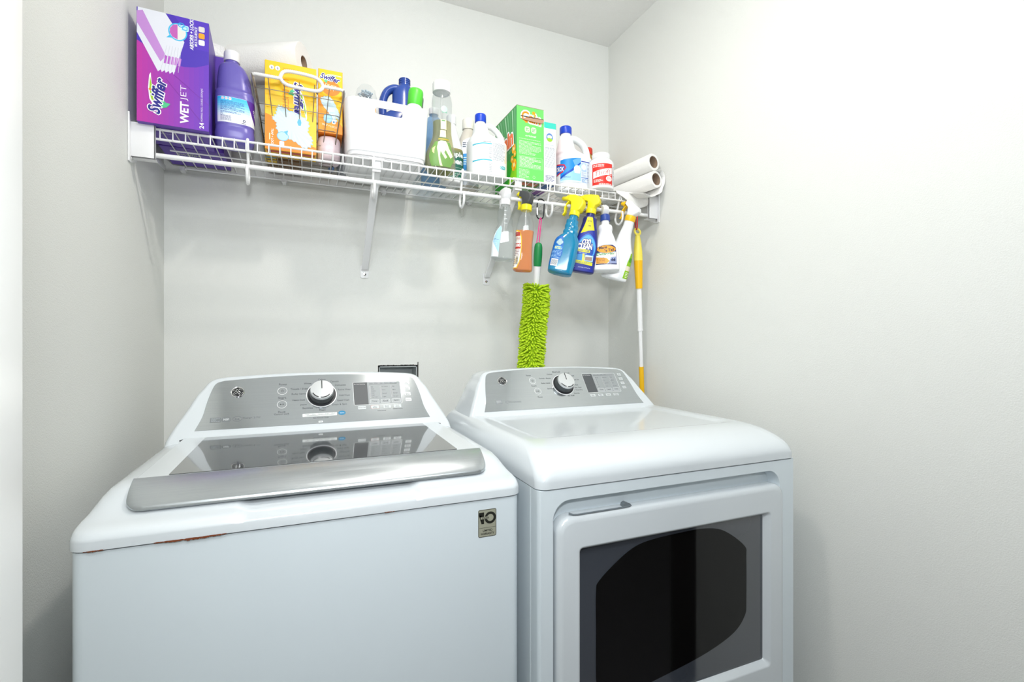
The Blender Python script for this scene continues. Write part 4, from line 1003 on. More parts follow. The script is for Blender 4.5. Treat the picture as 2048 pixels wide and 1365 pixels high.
# white bottle with the green label
t = thing('cleaner_bottle', 'white tapered bottle with dark green label behind the clear one', 'bottle', (.4495, 1.590, DK))
b = Body([(0, .032, .028, 2.4), (.004, .0385, .033, 2.4), (.08, .0395, .034, 2.4), (.105, .0385, .033, 2.4), (.13, .033, .029, 2.2), (.165, .023, .022, 2.1), (.195, .015, .015), (.215, .0135, .0135), (.225, .0135, .0135)])
b.mb().obj('bottle', WPLA, t, smooth=50); cap(t, .016, .2, .03, WPLA)
def d(D):
    D.rect(-.045, .012, .046, .112, '2f6a5a', lift=False); D.up()
    for i in range(5): D.rect(-.045, .112-(i+1)*.006, .046, .112-i*.006, ('8c8550', '7f8156', '6d7c58', '557558', '40705a')[i], lift=False)
    D.up()
    D.text('simple', .002, .0895, .066, .020, 'ffffff', 0, bold=.03); D.text('green', .0, .063, .062, .018, 'ffffff', 0, bold=.03)
    D.rect(.002, .0475, .034, .0482, 'cfe2d8'); D.text('cleaner & degreaser', .008, .036, .062, .006, 'e8f2ee', 0, bold=.02); D.lines(-.03, .014, .04, .03, 3, 'bcd6cc')
label_on(b, t, .06, d)
t = thing('cleaner_bottle', 'tall white bottle with cream cap and bright blue label by the bleach jug', 'bottle', (.5235, 1.636, DK))
b = Body([(0, .03, .024, 2.6), (.004, .036, .028, 2.6), (.14, .036, .028, 2.6), (.175, .031, .026, 2.4), (.2, .022, .02, 2.1), (.212, .017, .017), (.225, .017, .017)])
b.mb().obj('bottle', paint('bottle_greige', 'cfc9bd', .4), t, smooth=50); cap(t, .0205, .213, .036, paint('cream_cap', 'f1eee2', .45), ribs=False)
def d(D):
    D.poly([(-.035, .012), (.036, .012), (.036, .13), (.02, .168), (-.005, .178), (-.028, .165), (-.035, .13)], 'eceff6'); D.poly([(-.035, .06), (.036, .072), (.036, .125), (-.035, .118)], '1f93dc'); D.lines(-.03, .08, .0, .11, 4, 'd6ecfa'); D.rframe(.001, .083, .014, .105, .002, .0015, 'e8f5fd'); D.lines(-.028, .14, -.005, .160, 3, '4a5568'); D.rect(-.034, .085, -.029, .115, 'c5dc3a')
label_on(b, t, .06, d)
# bleach jug with blue cap
BLEACH = mat('white_jug_plastic', hx('f0f3f4'), .4, sub=.08)
BCAP = paint('blue_cap', '1242c8', .35)
def drops(D, x, y): D.ring(x, y, .006, .006, .0004, '8a8f98'); D.ring(x, y-.001, .0035, .0035, .0004, '8a8f98')
t, b = jug('bleach_jug', 'white bleach jug with blue cap and teal barred instruction label', .5475, 1.512, .129, .2135, BLEACH, BCAP, rz=0, cr=.0185, ctop=.026, neckx=-.17, hs=.545, cone=.44, thick=.0095)
def d(D):
    D.rect(-.066, .008, .050, .114, 'f7f9fa')
    for z in (.100, .048): D.poly([(-.066, z-.004), (-.03, z+.001), (-.002, z+.001), (-.002, z+.0045), (-.03, z+.0045), (-.066, z+.0005)], '3fb4cc')
    for z in (.074, .026):
        for x in (-.038, -.022): drops(D, x, z)
    D.lines(-.012, .056, -.002, .094, 9, '9aa0aa', h=.3); D.lines(-.012, .010, -.002, .042, 8, '9aa0aa', h=.3)
    D.rect(-.001, .010, -.0007, .11, 'b9bec4'); D.lines(.001, .052, .046, .108, 16, '8f95a0', h=.33); D.lines(-.03, .106, -.004, .110, 1, '7a808a')
    D.poly(rrect(.026, .028, .048, .038, .004), '18a8b4'); D.ring(.031, .033, .0035, .0035, .0012, 'ffffff'); D.lines(.036, .030, .046, .036, 2, 'd6f2f4'); D.poly([(.044, .05), (.050, .05), (.050, .085)], 'f5dcae')
label_on(b, t, .06, d)
# green detergent carton with torn opening
def gain():
    w, d_, h = .098, .185, .239
    t, D, S_ = carton('detergent_box', 'green powder detergent carton with torn slot and orange lettering', .6275, 1.450, w, d_, h, paint('carton_green', '5fd062', .4), rz=1)
    D.rect(.0006, .0006, w-.0006, h-.0006, '6fdc68')
    D.text('Gain', .052, .206, .068, .031, 'f08a14', -5, bold=.03, halo='ffffff', hw=.13); D.poly(ell(.061, .2225, .006, .0055), 'f2a01c'); D.rect(.030, .1875, .0385, .1925, 'f08a14')
    for x in (.038, .061): D.poly(rrect(x-.0095, .156, x+.0095, .176, .007), 'cdeec2'); D.lines(x-.006, .160, x+.006, .172, 3, '4aa84e')
    D.text('original', .050, .145, .038, .0075, 'eefbe8', 0, bold=.02); D.lines(.008, .132, .09, .136, 1, 'd6f5cc', h=.35)
    D.lines(.008, .083, .088, .128, 11, 'd3f4ca', h=.42); D.rframe(.008, .040, .092, .078, .001, .0006, 'e3f8dc'); D.lines(.011, .042, .088, .076, 8, 'dcf6d4', h=.5); D.lines(.008, .006, .045, .036, 7, 'd3f4ca', h=.4); D.ring(.062, .013, .0045, .0045, .0007, 'e3f8dc')
    D.obj('printed_front', t)
    # torn opening flap
    mb = MB().add([(.012, -.0012, .198), (.03, -.0035, .1945), (.06, -.005, .192), (.09, -.004, .1925), (.0975, -.003, .202), (.0975, -.001, .207), (.07, -.0012, .206), (.04, -.001, .204)], [(0, 1, 7), (1, 2, 6, 7), (2, 3, 6), (3, 4, 5, 6)])
    o = mb.obj('torn_flap', paint('torn_board', 'b08a72', .85), t, smooth=0); md = o.modifiers.new('t', 'SOLIDIFY'); md.thickness = .0008
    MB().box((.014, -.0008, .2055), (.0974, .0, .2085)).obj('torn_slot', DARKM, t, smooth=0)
    MB().box((.0, .0, h), (w, d_, h+.0012)).obj('lid_flap', CARD, t, smooth=0)
    S_.rect(.0006, .0006, d_-.0006, h-.0006, '2f9a4a')
    for i in range(9): S_.poly([(.01+i*.02, .235), (.018+i*.02, .235), (.012+i*.012, .10), (.009+i*.012, .10)], ('6fbf80', 'a6dcae', '4aae5e')[i % 3])
    S_.poly([(.0006, .0006), (d_-.0006, .0006), (d_-.0006, .06), (.12, .09), (.05, .075), (.0006, .10)], '1fb52a'); S_.poly([(.0006, .0006), (.07, .0006), (.03, .05), (.0006, .06)], '8ed61c')
    D2 = Ink(lambda s, z_, o: Vector((-o, d_-s, z_)), base=.0018, lay=.00002)
    D2.text('Gain', d_-.085, .145, .115, .05, 'ee6a14', 4, bold=.05, halo='ffffff', hw=.12)
    for (x, z, r) in ((.022, .105, .016), (.020, .052, .020), (.035, .075, .012), (.012, .085, .010)):
        for k in range(8): a = k*PI/4; S_.poly(ell(x+r*.6*math.cos(a), z+r*.6*math.sin(a), r*.42, r*.42, 10), 'f8c81a' if k % 2 else 'f59a1a')
        S_.poly(ell(x, z, r*.35, r*.35, 12), 'fff0b8')
    S_.obj('printed_side', t); D2.obj('side_lettering', t)
    B = Ink(lambda s, z, o: Vector((s, z, -o)), base=.0003); B.rect(.0, .0, .098, .185, '4f8a48'); B.rect(.01, .02, .09, .05, 'd06a3a'); B.rect(.01, .08, .085, .10, '8ab878'); B.text('Gain', .05, .13, .07, -.03, 'e0b090'); B.obj('printed_base', t)
gain()
t, D, S_ = carton('softener_sheet_box', 'slim white carton with teal top edge right of the green one', .7295, 1.458, .0455, .19, .206, paint('carton_white', 'f2f3f5', .45))
w, h = .0455, .206
D.rect(.0006, .186, w-.0006, h-.0006, '3fcdbb'); D.poly(ell(.021, .156, .0125, .0145), '5a86c8'); D.poly(ell(.021, .158, .009, .006), 'e6eefa'); D.poly([(.010, .150), (.020, .1555), (.033, .150), (.028, .1435), (.021, .1415), (.014, .1435)], '9ccc3a')
D.text('STATIC GUARD', .022, .131, .03, .0035, '8aa6b8'); D.lines(.005, .118, .04, .124, 1, 'b4bcc4'); D.lines(.004, .055, .042, .12, 18, 'a6abb8', h=.35); D.lines(.006, .008, .04, .03, 5, '6a6a9a', h=.45)
D.obj('printed_front', t)
R_ = Ink(lambda s, z_, o: Vector((.0455+o, s, z_)), base=.0003); R_.rect(.0006, .12, .189, .2, 'd8303a'); R_.rect(.0006, .0006, .189, .12, 'e9ebee'); R_.obj('printed_side', t)
B = Ink(lambda s, z, o: Vector((s, z, -o)), base=.0003); B.rect(.001, .001, .0445, .06, '2a5fa8'); B.rect(.001, .07, .0445, .12, '7a3f96'); B.rect(.001, .12, .0445, .188, '2a3f78'); B.obj('printed_base', t)
# second bleach jug
t, b = jug('bleach_jug', 'white bleach jug with blue cap and blue sky picture label', .892, 1.545, .1365, .2425, BLEACH, BCAP, rz=0, cr=.0215, ctop=.026, neckx=-.235, thick=.012, hs=.53, cone=.50, depth=.36)
def d(D):
    D.rect(-.075, .034, .066, .122, 'e9f1fb')
    D.poly([(-.075, .034), (.001, .034), (.001, .122), (-.075, .112)], '9fd6f4'); D.poly([(-.075, .112), (.001, .122), (.001, .100), (-.040, .068), (-.075, .050)], '1a8fe0'); D.poly([(-.012, .119), (.001, .122), (.001, .100), (-.02, .088), (-.03, .11)], '6fb2ec')
    D.poly([(-.075, .045), (-.075, .053), (-.035, .078), (.001, .107), (.001, .101), (-.03, .073)], '0d4fc0')
    D.poly([(-.096, .103), (-.059, .096), (-.052, .084), (-.066, .068), (-.096, .060)], 'd62a38'); D.poly([(-.096, .0985), (-.0618, .0925), (-.0565, .084), (-.068, .0725), (-.096, .0645)], '1a5fc0')
    D.text('CLOROX', -.086, .083, .048, .015, 'ffffff', -6, bold=.03)
    D.poly(ell(-.013, .08, .013, .014), 'f6fafe'); D.poly(rrect(-.024, .066, -.001, .08, .004), 'f6fafe'); D.text('BLEACH', -.054, .052, .030, .005, '2a5fb8', -5, bold=.01)
    D.rect(-.075, .034, .001, .040, 'd9effa')
    D.rect(.002, .1085, .064, .1115, '1a3fae'); D.rect(.002, .052, .064, .054, '3a6ac8'); D.rect(.003, .075, .024, .105, 'b9d2ee'); D.poly(ell(.0135, .0905, .009, .0105), 'fafcff'); D.lines(.004, .057, .023, .072, 4, 'b4c0d4', h=.35)
    for i in range(4): D.rect(.030, .097-i*.013, .035, .103-i*.013, '2a4f9a'); D.lines(.042, .097-i*.013, .056, .103-i*.013, 2, '2a4f9a', h=.4)
    D.lines(.004, .036, .024, .050, 3, '7aa8d8', h=.4); D.lines(.03, .036, .058, .050, 2, '2a4f9a', h=.5)
label_on(b, t, .08, d)
# gold bottle with red cap
GOLD = paint('gold_plastic', 'b8923c', .35)
t, b = jug('antifreeze_jug', 'gold jug with red cap at the back near the corner', 1.084, 1.703, .122, .252, GOLD, paint('red_cap', 'e03a28', .4), rz=0, cr=.0205, ctop=.026, neckx=-.30, depth=.27, thick=.0105, hs=.45)
# red and white crystal bottle
t = thing('drain_cleaner_bottle', 'white bottle with red banner label standing before the gold jug', 'bottle', (.955, 1.463, DK)); t.scale = (.95, .95, .88); t.rotation_euler.z = math.radians(-17)
b = Body([(0, .036, .036), (.003, .0445, .0445), (.008, .0465, .0465), (.1, .0465, .0465), (.112, .044, .044), (.122, .036, .036), (.127, .030, .030), (.132, .029, .029)])
b.mb().obj('bottle', WPLA, t, smooth=50); cap(t, .0325, .126, .022, WPLA, ribs=True)
def d(D):
    D.rect(-.046, .014, .034, .097, 'e0342a')
    D.poly([(-.042, .066), (.032, .082), (.032, .058), (-.042, .040)], 'fbfaf8')
    D.text('Thrift', -.005, .0625, .060, .018, 'c8241c', 11, bold=-.01, shear=.3); D.lines(-.042, .083, .0, .094, 2, 'f8dcd8', h=.6)
    D.poly(ell(.018, .038, .013, .0105), 'fbf3f0'); D.lines(.009, .033, .027, .043, 3, 'd8342c', h=.4); D.lines(-.04, .024, -.006, .036, 3, 'f8e2de', h=.55); D.lines(.008, .050, .03, .055, 1, 'f8e2de', h=.5); D.lines(-.02, .014, .03, .019, 1, 'f8e2de', h=.6)
    D.lines(.037, .02, .047, .09, 14, '8a8a90', h=.4)
label_on(b, t, .06, d)
# towel rolls at the right end
t1, L = towel_roll('paper_towel_roll', 'upper nearly used paper towel roll at the right end, core showing', (1.085, 1.632, DK+.098), (1.134, 1.402, DK+.110), .030, .0215)
t2, L = towel_roll('paper_towel_roll', 'lower paper towel roll with loose sheet hanging over the shelf end', (1.090, 1.632, DK+.036), (1.140, 1.395, DK+.048), .030, .0215)
# loose sheet on the lower roll, in shelf coordinates
ax = (Vector((1.140, 1.395, 0))-Vector((1.090, 1.632, 0))).normalized()
P2 = Vector((1.140, 1.395, DK+.048)); side = Vector((-ax.y, ax.x, 0))*1
if side.x < 0: side = -side
cs = [(.002, .0305), (.018, .030), (.030, .018), (.0335, .002), (.028, -.020), (.012, -.036), (-.014, -.046), (-.040, -.052), (-.060, -.044), (-.075, -.040)]
cs = [(p.x, p.y) for p in crom([(a, b_, 0) for a, b_ in cs], 4)]
rows = []
for j in range(15):
    k = j/14; row = []
    for i, (u, v) in enumerate(cs):
        f = i/(len(cs)-1); p = P2-ax*(-.012+k*.22)+side*u+Vector((0, 0, v))
        p.z += .004*math.sin(5*f+7*k)*f - (.022*f*(1-k)**2 if f > .5 else 0)
        p.z = max(p.z, DK+.001) if (k > .30) else p.z
        p.x = min(p.x, XR-.003); row.append(p)
    rows.append(row)
n = len(cs); mb = MB().loft(rows, False, False, closed=False)
mb.v = [t2.rotation_quaternion.inverted() @ (v-t2.location) for v in mb.v]
o = mb.obj('loose_sheet', PAPER, t2, smooth=70); md = o.modifiers.new('t', 'SOLIDIFY'); md.thickness = .0008

def hs(u, v):
    x = 1.000+.158*u; zb = (.519, .505, .490, .478, .476, .486, .508); f = u*6; i = min(int(f), 5); z1 = E+zb[i]+(zb[i+1]-zb[i])*(f-i)
    if v < .5: k = v/.5; return Vector((x, 1.50-.062*k, DK+.006-.002*k+.004*math.sin(9*u)*(1-k)))
    k = (v-.5)/.5; return Vector((x, 1.438-.003*math.sin(k*2.5)-.004*k*math.sin(7*u), (DK+.004)*(1-k)+z1*k))
mb = MB().loft([[hs(i/24, j/16) for i in range(25)] for j in range(17)], False, False, closed=False)
mb.v = [t2.rotation_quaternion.inverted() @ (v-t2.location) for v in mb.v]
o = mb.obj('hanging_sheet', PAPER, t2, smooth=70); md = o.modifiers.new('t', 'SOLIDIFY'); md.thickness = .0008

# ------------------------------------------------------------------ spray bottles hanging from the rod
RZ = E+.455
def hang(name, lab, cat, base, neck, yaw=0):
    b, n = Vector(base), Vector(neck); t = thing(name, lab, cat, b)
    q = Vector((0, 0, 1)).rotation_difference((n-b).normalized()) @ Quaternion((0, 0, 1), math.radians(yaw))
    t.rotation_mode = 'QUATERNION'; t.rotation_quaternion = q
    return t, (n-b).length
def spray_head(t, z, hm, tm, cm, yaw, s=1.0, cr=.0165, ch=.022, style='wedge', nz=None, nlen=.018):
    """trigger head; nozzle looks towards local +y turned by yaw"""
    R = Matrix.Translation((0, 0, z)) @ Matrix.Rotation(math.radians(yaw), 4, 'Z') @ Matrix.Scale(s, 4)
    cap(t, cr, z-ch, ch, cm, ribs=True, name='collar', top=.85)
    side = Matrix(((0, 0, 1, 0), (1, 0, 0, 0), (0, 1, 0, 0), (0, 0, 0, 1)))   # (u along y, v along z, depth along x)
    def slab_(prof, w0, w1, nm, m, bev=.0018):
        # loft across the width with a narrower outer skin
        n = len(prof); cx = sum(p[0] for p in prof)/n; cy = sum(p[1] for p in prof)/n
        rings = []
        for x, k in ((-w0/2, .86), (-w0/2*.82, .97), (-w0/2*.5, 1), (w0/2*.5, 1), (w0/2*.82, .97), (w0/2, .86)):
            rings.append([(x*(1 if p[1] < w1 else .85), cx+(p[0]-cx)*k, cy+(p[1]-cy)*k) for p in prof])
        return MB().loft(rings, True, True, 0, R).obj(nm, m, t, smooth=40, bevel=bev if bev else 0, bseg=2)
    if style == 'wedge':
        prof = [(-.012, -.002), (-.020, .004), (-.0265, .022), (-.024, .034), (-.006, .048), (.012, .054), (.030, .054), (.032, .036), (.018, .030), (.0135, .012), (.012, -.002)]
    elif style == 'square':
        prof = [(-.012, -.002), (-.016, .010), (-.026, .015), (-.029, .025), (-.018, .046), (.010, .048), (.033, .046), (.034, .028), (.016, .024), (.013, .010), (.012, -.002)]
    elif style == 'block':
        prof = [(-.013, -.002), (-.017, .006), (-.0225, .016), (-.021, .030), (-.010, .037), (.012, .038), (.030, .037), (.030, .024), (.015, .020), (.013, -.002)]
    else:
        prof = [(-.012, -.002), (-.022, .006), (-.030, .014), (-.026, .026), (-.008, .036), (.006, .046), (.026, .050), (.030, .036), (.016, .026), (.012, .010), (.011, -.002)]
    slab_(prof, .026, .012, 'spray_head', hm, .0014)
    zt = {'wedge': .034, 'square': .028, 'block': .024}.get(style, .030)
    tp = crom([(0, .022, zt+.002), (0, .030, zt-.008), (0, .034, zt-.022), (0, .032, zt-.036), (0, .036, zt-.045)], 4)
    mb = MB(); rings = []
    for i, p in enumerate(tp):
        w = .0085-.003*i/len(tp); rings.append([p+Vector(q) for q in ((-w, -.0022, 0), (w, -.0022, 0), (w, .0022, 0), (-w, .0022, 0))])
    mb.loft(rings, True, True, 0, R); mb.obj('trigger', tm, t, bevel=.0008, bseg=2)
    zn = sum(p[1] for p in prof if p[0] > .028)/max(1, sum(1 for p in prof if p[0] > .028))
    NR = R @ Matrix.Translation((0, .030, zn)) @ Matrix.Rotation(-PI/2, 4, 'X')
    MB().lathe([(.0095, 0), (.0095, .006), (.007, .007), (.0062, nlen-.003), (.004, nlen)], 24, 0, NR).obj('nozzle', nz or hm, t)
YP = paint('yellow_plastic', 'f2e21a', .38); YO = paint('amber_plastic', 'f5c414', .38); BK = paint('grey_black_plastic', '46484a', .35)
WP2 = paint('white_gloss_bottle', 'f1f2f4', .25, spec=.6)
# clear one
t, H = hang('spray_bottle', 'clear spray bottle with white head, first hanging bottle from the left', 'spray bottle', (.563, 1.415, E+.250), (.576, 1.418, E+.442), -22)
b = Body([(0, .028, .020, 3), (.004, .0345, .025, 3.2), (.012, .0355, .026, 3.2), (.05, .0350, .026, 3.2, .0), (.09, .030, .024, 2.8, .002), (.112, .022, .020, 2.5, .003), (.125, .0235, .021, 2.3, .002), (.14, .0215, .020, 2.2), (.152, .0225, .021, 2.2), (.165, .018, .018), (.173, .0135, .0135), (H-.004, .013, .013)])
b.mb().obj('bottle', _m['clear_pet'], t, smooth=50)
b.mb(0, .085, -.0018).obj('liquid', clear('milky_liquid', (.90, .91, .90), 1.15, .30, (.86, .87, .85)), t, smooth=50)
MB().tube([(0, 0, .008), (.001, 0, .1), (0, 0, H)], .0025, 8).obj('dip_tube', clear('milky_tube', (.9, .9, .9), 1.3, .4, (.9, .9, .88)), t)
def d(D):
    D.poly([(-.040, .008), (-.012, .006), (-.010, .06), (-.011, .095), (-.020, .105), (-.032, .08), (-.039, .045)], 'e9eff2'); D.poly([(-.033, .055), (-.012, .018), (-.010, .06), (-.012, .096), (-.020, .104), (-.028, .085)], 'a9d2ea')
    D.lines(-.034, .058, -.014, .064, 2, '4a6a88', h=.35); D.rframe(-.034, .042, -.018, .049, .001, .0005, 'f6fafc')
label_on(b, t, .05, d)
spray_head(t, H, WPLA, WPLA, WPLA, 24, .95, cr=.0155, ch=.018, style='block')
# orange liquid
t, H = hang('spray_bottle', 'clear spray bottle of orange liquid with black and yellow head', 'spray bottle', (.633, 1.416, E+.220), (.648, 1.419, E+.433), -24)
b = Body([(0, .025, .018, 3), (.003, .0305, .022, 3.2), (.012, .031, .0225, 3.2), (.06, .0275, .021, 3), (.09, .027, .021, 3), (.128, .029, .022, 2.8), (.150, .026, .021, 2.5), (.170, .022, .019, 2.3), (.184, .014, .014), (H-.004, .013, .013)])
b.mb().obj('bottle', _m['clear_pet'], t, smooth=50)
b.mb(0, .128, -.0014).obj('liquid', clear('orange_liquid', (1, .55, .08), 1.2, .62, (1, .30, .02)), t, smooth=50)
MB().tube([(0, 0, .01), (.001, 0, .1), (0, 0, H)], .0025, 8).obj('dip_tube', _m['milky_tube'], t)
def d(D):
    D.poly([(-.041, .004), (-.016, .006), (-.009, .03), (-.007, .07), (-.009, .105), (-.014, .122), (-.024, .128), (-.041, .125)], 'f6c42c'); D.poly([(-.041, .006), (-.018, .009), (-.0115, .03), (-.0095, .07), (-.0115, .103), (-.0165, .119), (-.026, .124), (-.041, .12)], 'eceaea')
    D.rect(-.041, .108, -.014, .121, 'b8483e'); D.lines(-.036, .094, -.013, .106, 3, 'b06058', h=.35); D.rect(-.038, .068, -.0105, .086, 'c23a30'); D.text('200', -.023, .079, .022, .009, 'f4eeea', bold=.05); D.lines(-.036, .045, -.014, .066, 4, 'a08088', h=.35)
    for i in range(8): D.rect(-.022, .018+i*.0032, -.015, .0195+i*.0032, '2a2a2a')
    D.lines(-.038, .012, -.024, .042, 5, '9a8a8a', h=.35)
label_on(b, t, .05, d)
spray_head(t, H, BK, YP, YP, 48, .90, cr=.0178, ch=.019, style='wedge', nz=YP)
# blue window cleaner, tilted
t, H = hang('spray_bottle', 'tilted blue spray bottle with yellow head beside the green duster handle', 'spray bottle', (.755, 1.400, E+.216), (.822, 1.413, E+.427), -26)
BLUEB = mat('window_blue', hx('0f82ad'), .12, spec=.8, sub=.15)
b = Body([(0, .030, .018, 3), (.003, .037, .022, 3.4), (.010, .040, .024, 3.4), (.05, .0415, .0245, 3.2), (.105, .040, .0235, 3, -.001), (.125, .033, .0225, 2.6, .001), (.138, .0245, .021, 2.4, .003), (.147, .0255, .0215, 2.3, .003), (.156, .0225, .020, 2.2, .003), (.166, .0235, .0205, 2.2, .002), (.176, .0205, .019, 2.1, .001), (.187, .0205, .019, 2.1), (.192, .0145, .0145), (H-.004, .014, .014)])
b.mb().obj('bottle', BLUEB, t, smooth=50)
def d(D):
    D.poly([(-.050, .02), (-.016, .015), (-.006, .06), (-.010, .100), (-.022, .122), (-.050, .120)], '1668bc')
    for (x, z) in ((-.024, .105), (-.018, .099), (-.028, .098), (-.022, .094)): D.poly(ell(x, z, .006, .006, 14), 'a9c4cc')
    D.poly(rrect(-.036, .072, -.010, .085, .005), '4f9ed0'); D.lines(-.034, .074, -.012, .084, 2, 'f0e28a', h=.5); D.lines(-.040, .042, -.010, .070, 6, '9fc8ec', h=.35)
    D.rect(-.036, .016, -.013, .040, 'f2f5f8')
    for i in range(10): D.rect(-.0345+i*.0021, .019, -.0335+i*.0021, .037, '3a4658')
label_on(b, t, .05, d)
spray_head(t, H, YP, YP, YP, 62, 1.12, cr=.0175, ch=.017, style='wedge', nlen=.024)
# navy stain remover
t, H = hang('spray_bottle', 'navy and yellow stain remover spray bottle between blue and white ones', 'spray bottle', (.855, 1.432, E+.230), (.888, 1.417, E+.445), -26)
NAVY = paint('navy_plastic', '262a78', .3)
b = Body([(0, .034, .018, 3.2), (.003, .0415, .0225, 3.6), (.010, .0425, .0235, 3.6), (.06, .042, .0235, 3.4), (.10, .0385, .0225, 3.2, .001), (.14, .0305, .0205, 2.8, .002), (.168, .0245, .019, 2.5, .001), (.185, .022, .018, 2.3), (.191, .014, .014), (H-.004, .0135, .0135)])
b.mb().obj('bottle', NAVY, t, smooth=50)
def d(D):
    D.poly([(-.040, .004), (.036, .004), (.036, .10), (.022, .186), (-.024, .186), (-.034, .13), (-.040, .09)], '23309a')
    D.poly([(-.034, .128), (-.005, .139), (.028, .143), (.021, .187), (-.023, .187)], 'f2e41c'); D.text('FAST ACTING', -.001, .172, .034, .006, '3a3c30', bold=.02); D.text('WORKS IN', 0, .1635, .016, .003, '8a8040'); D.text('10 MINS', 0, .156, .024, .005, '3a3c30', bold=.02)
    D.poly(ell(.002, .083, .034, .047), '2f6fd0'); D.poly(ell(.003, .082, .031, .043), '5fb0ea'); D.poly(ell(.000, .074, .029, .037), '2a5ec4'); D.poly(ell(-.002, .072, .027, .034), '2450b4')
    D.text('OXI', -.001, .1015, .032, .016, 'ffffff', 4, bold=.05, shear=.12, halo='1c1f58', hw=.12); D.text('CLEAN', -.003, .0855, .050, .0175, 'ffffff', 4, bold=.05, shear=.12, halo='1c1f58', hw=.12)
    D.poly(rrect(-.031, .066, .017, .075, .003), 'f0e82a'); D.text('LAUNDRY + HOME', -.007, .0705, .042, .0055, '23309a', 1, bold=.02); D.text('STAIN REMOVER', -.006, .0625, .026, .0028, 'dfe8fa')
    D.poly([(-.034, .054), (-.006, .060), (-.004, .036), (-.036, .032)], '3f98dc'); D.poly([(-.006, .060), (.0, .061), (.003, .036), (-.004, .036)], 'f0e060'); D.rect(.002, .037, .030, .058, 'a9d4ee'); D.poly([(.004, .052), (.027, .054), (.026, .056), (.006, .056)], 'f2f2f2'); D.poly([(.004, .040), (.026, .040), (.027, .053), (.004, .051)], 'a58a80')
    D.poly([(-.028, .028), (.030, .024), (.030, .035), (-.028, .038)], 'e6e436'); D.lines(-.024, .027, .026, .034, 2, '3f4a88', h=.35)
    D.lines(-.036, .012, -.022, .028, 4, 'c9d4f0', h=.35); D.text('21.5 FL OZ (1.34 PT) 636 mL', .006, .0145, .038, .0042, 'dfe6fa', 0, bold=.01)
label_on(b, t, .06, d, step=.005)
spray_head(t, H, YP, YP, YP, 66, 1.0, cr=.0172, ch=.017, style='square')
# white detangler
t, H = hang('spray_bottle', 'white spray bottle with blue collar and horse picture label', 'spray bottle', (.933, 1.398, E+.234), (.943, 1.419, E+.430), -29)
b = Body([(0, .036, .019, 3), (.003, .043, .023, 3.2), (.010, .0445, .024, 3.2), (.07, .0435, .024, 3), (.095, .036, .0225, 2.6, .0), (.12, .027, .0205, 2.4, .001), (.136, .0225, .019, 2.2), (.146, .024, .020, 2.2), (.158, .022, .019, 2.1), (.165, .0135, .0135), (H-.004, .013, .013)])
b.mb().obj('bottle', WP2, t, smooth=50)
def d(D):
    D.poly([(-.034, .018), (.033, .018), (.033, .078), (.024, .086), (-.010, .086), (-.034, .070)], '1f2c66'); D.poly([(-.034, .021), (.0315, .021), (.0315, .062), (-.034, .058)], 'e8eaf2')
    D.poly([(-.034, .044), (.0, .040), (.010, .030), (.0, .021), (-.034, .021)], 'f2a63a'); D.poly(ell(0, .071, .032, .0135), 'f0a020'); D.ring(0, .071, .033, .0145, .0014, '1f2c66')
    D.text("Mane", -.012, .0765, .027, .0095, '1c1c30', 8, bold=.03, shear=.15); D.text("'n Tail", .010, .0675, .032, .0095, '1c1c30', 8, bold=.03, shear=.15)
    D.poly([(-.034, .046), (.0315, .050), (.0315, .060), (-.034, .054)], 'f6f4ea'); D.text('Detangler', -.002, .0535, .060, .0115, '1a8a4a', 3, bold=.02, shear=.15)
    D.lines(-.032, .024, -.004, .043, 4, 'a86a1a', h=.45)
    D.poly([(.006, .022), (.0315, .022), (.0315, .045), (.014, .042)], '8f9cc4')
    for x in (.018, .025): D.poly([(x-.003, .029), (x+.003, .029), (x+.0035, .035), (x+.001, .041), (x-.001, .037), (x-.004, .035)], '23305c')
    D.rect(-.034, .018, .033, .0215, '1f2c66'); D.text('Straight Arrow', .004, .0197, .022, .0022, 'f0f0f6')
label_on(b, t, .05, d, step=.005)
spray_head(t, H, WPLA, clear('smoke_plastic', (.8, .8, .8), 1.2, .4, (.8, .8, .8)), paint('navy_collar', '27479c', .4), 8, .85, cr=.0165, ch=.022, style='slim')
# white with green label
t, H = hang('spray_bottle', 'white spray bottle with amber collar and green side label, nearest the corner', 'spray bottle', (1.000, 1.455, E+.216), (1.042, 1.408, E+.435), -34)
b = Body([(0, .036, .020, 3), (.003, .0435, .0235, 3.4), (.010, .0455, .0245, 3.4), (.06, .044, .024, 3.2, .001), (.095, .0385, .023, 3, .003), (.125, .029, .021, 2.6, .001), (.16, .0215, .0185, 2.3, -.002), (.19, .0175, .0165, 2.1), (H-.022, .0165, .0165), (H-.004, .013, .013)])
b.mb().obj('bottle', WP2, t, smooth=50)
def d(D):
    D.poly([(.028, .012), (.060, .012), (.060, .108), (.040, .10), (.032, .07)], '8fc31f'); D.rect(.030, .040, .058, .056, 'e8dfc8'); D.lines(.034, .015, .056, .036, 4, 'eef6dc', h=.4); D.rect(.036, .07, .05, .085, '4f9a22')
label_on(b, t, .05, d)
spray_head(t, H, WPLA, YO, YO, 60, 1.05, cr=.0182, ch=.020, style='slim', nz=YO)


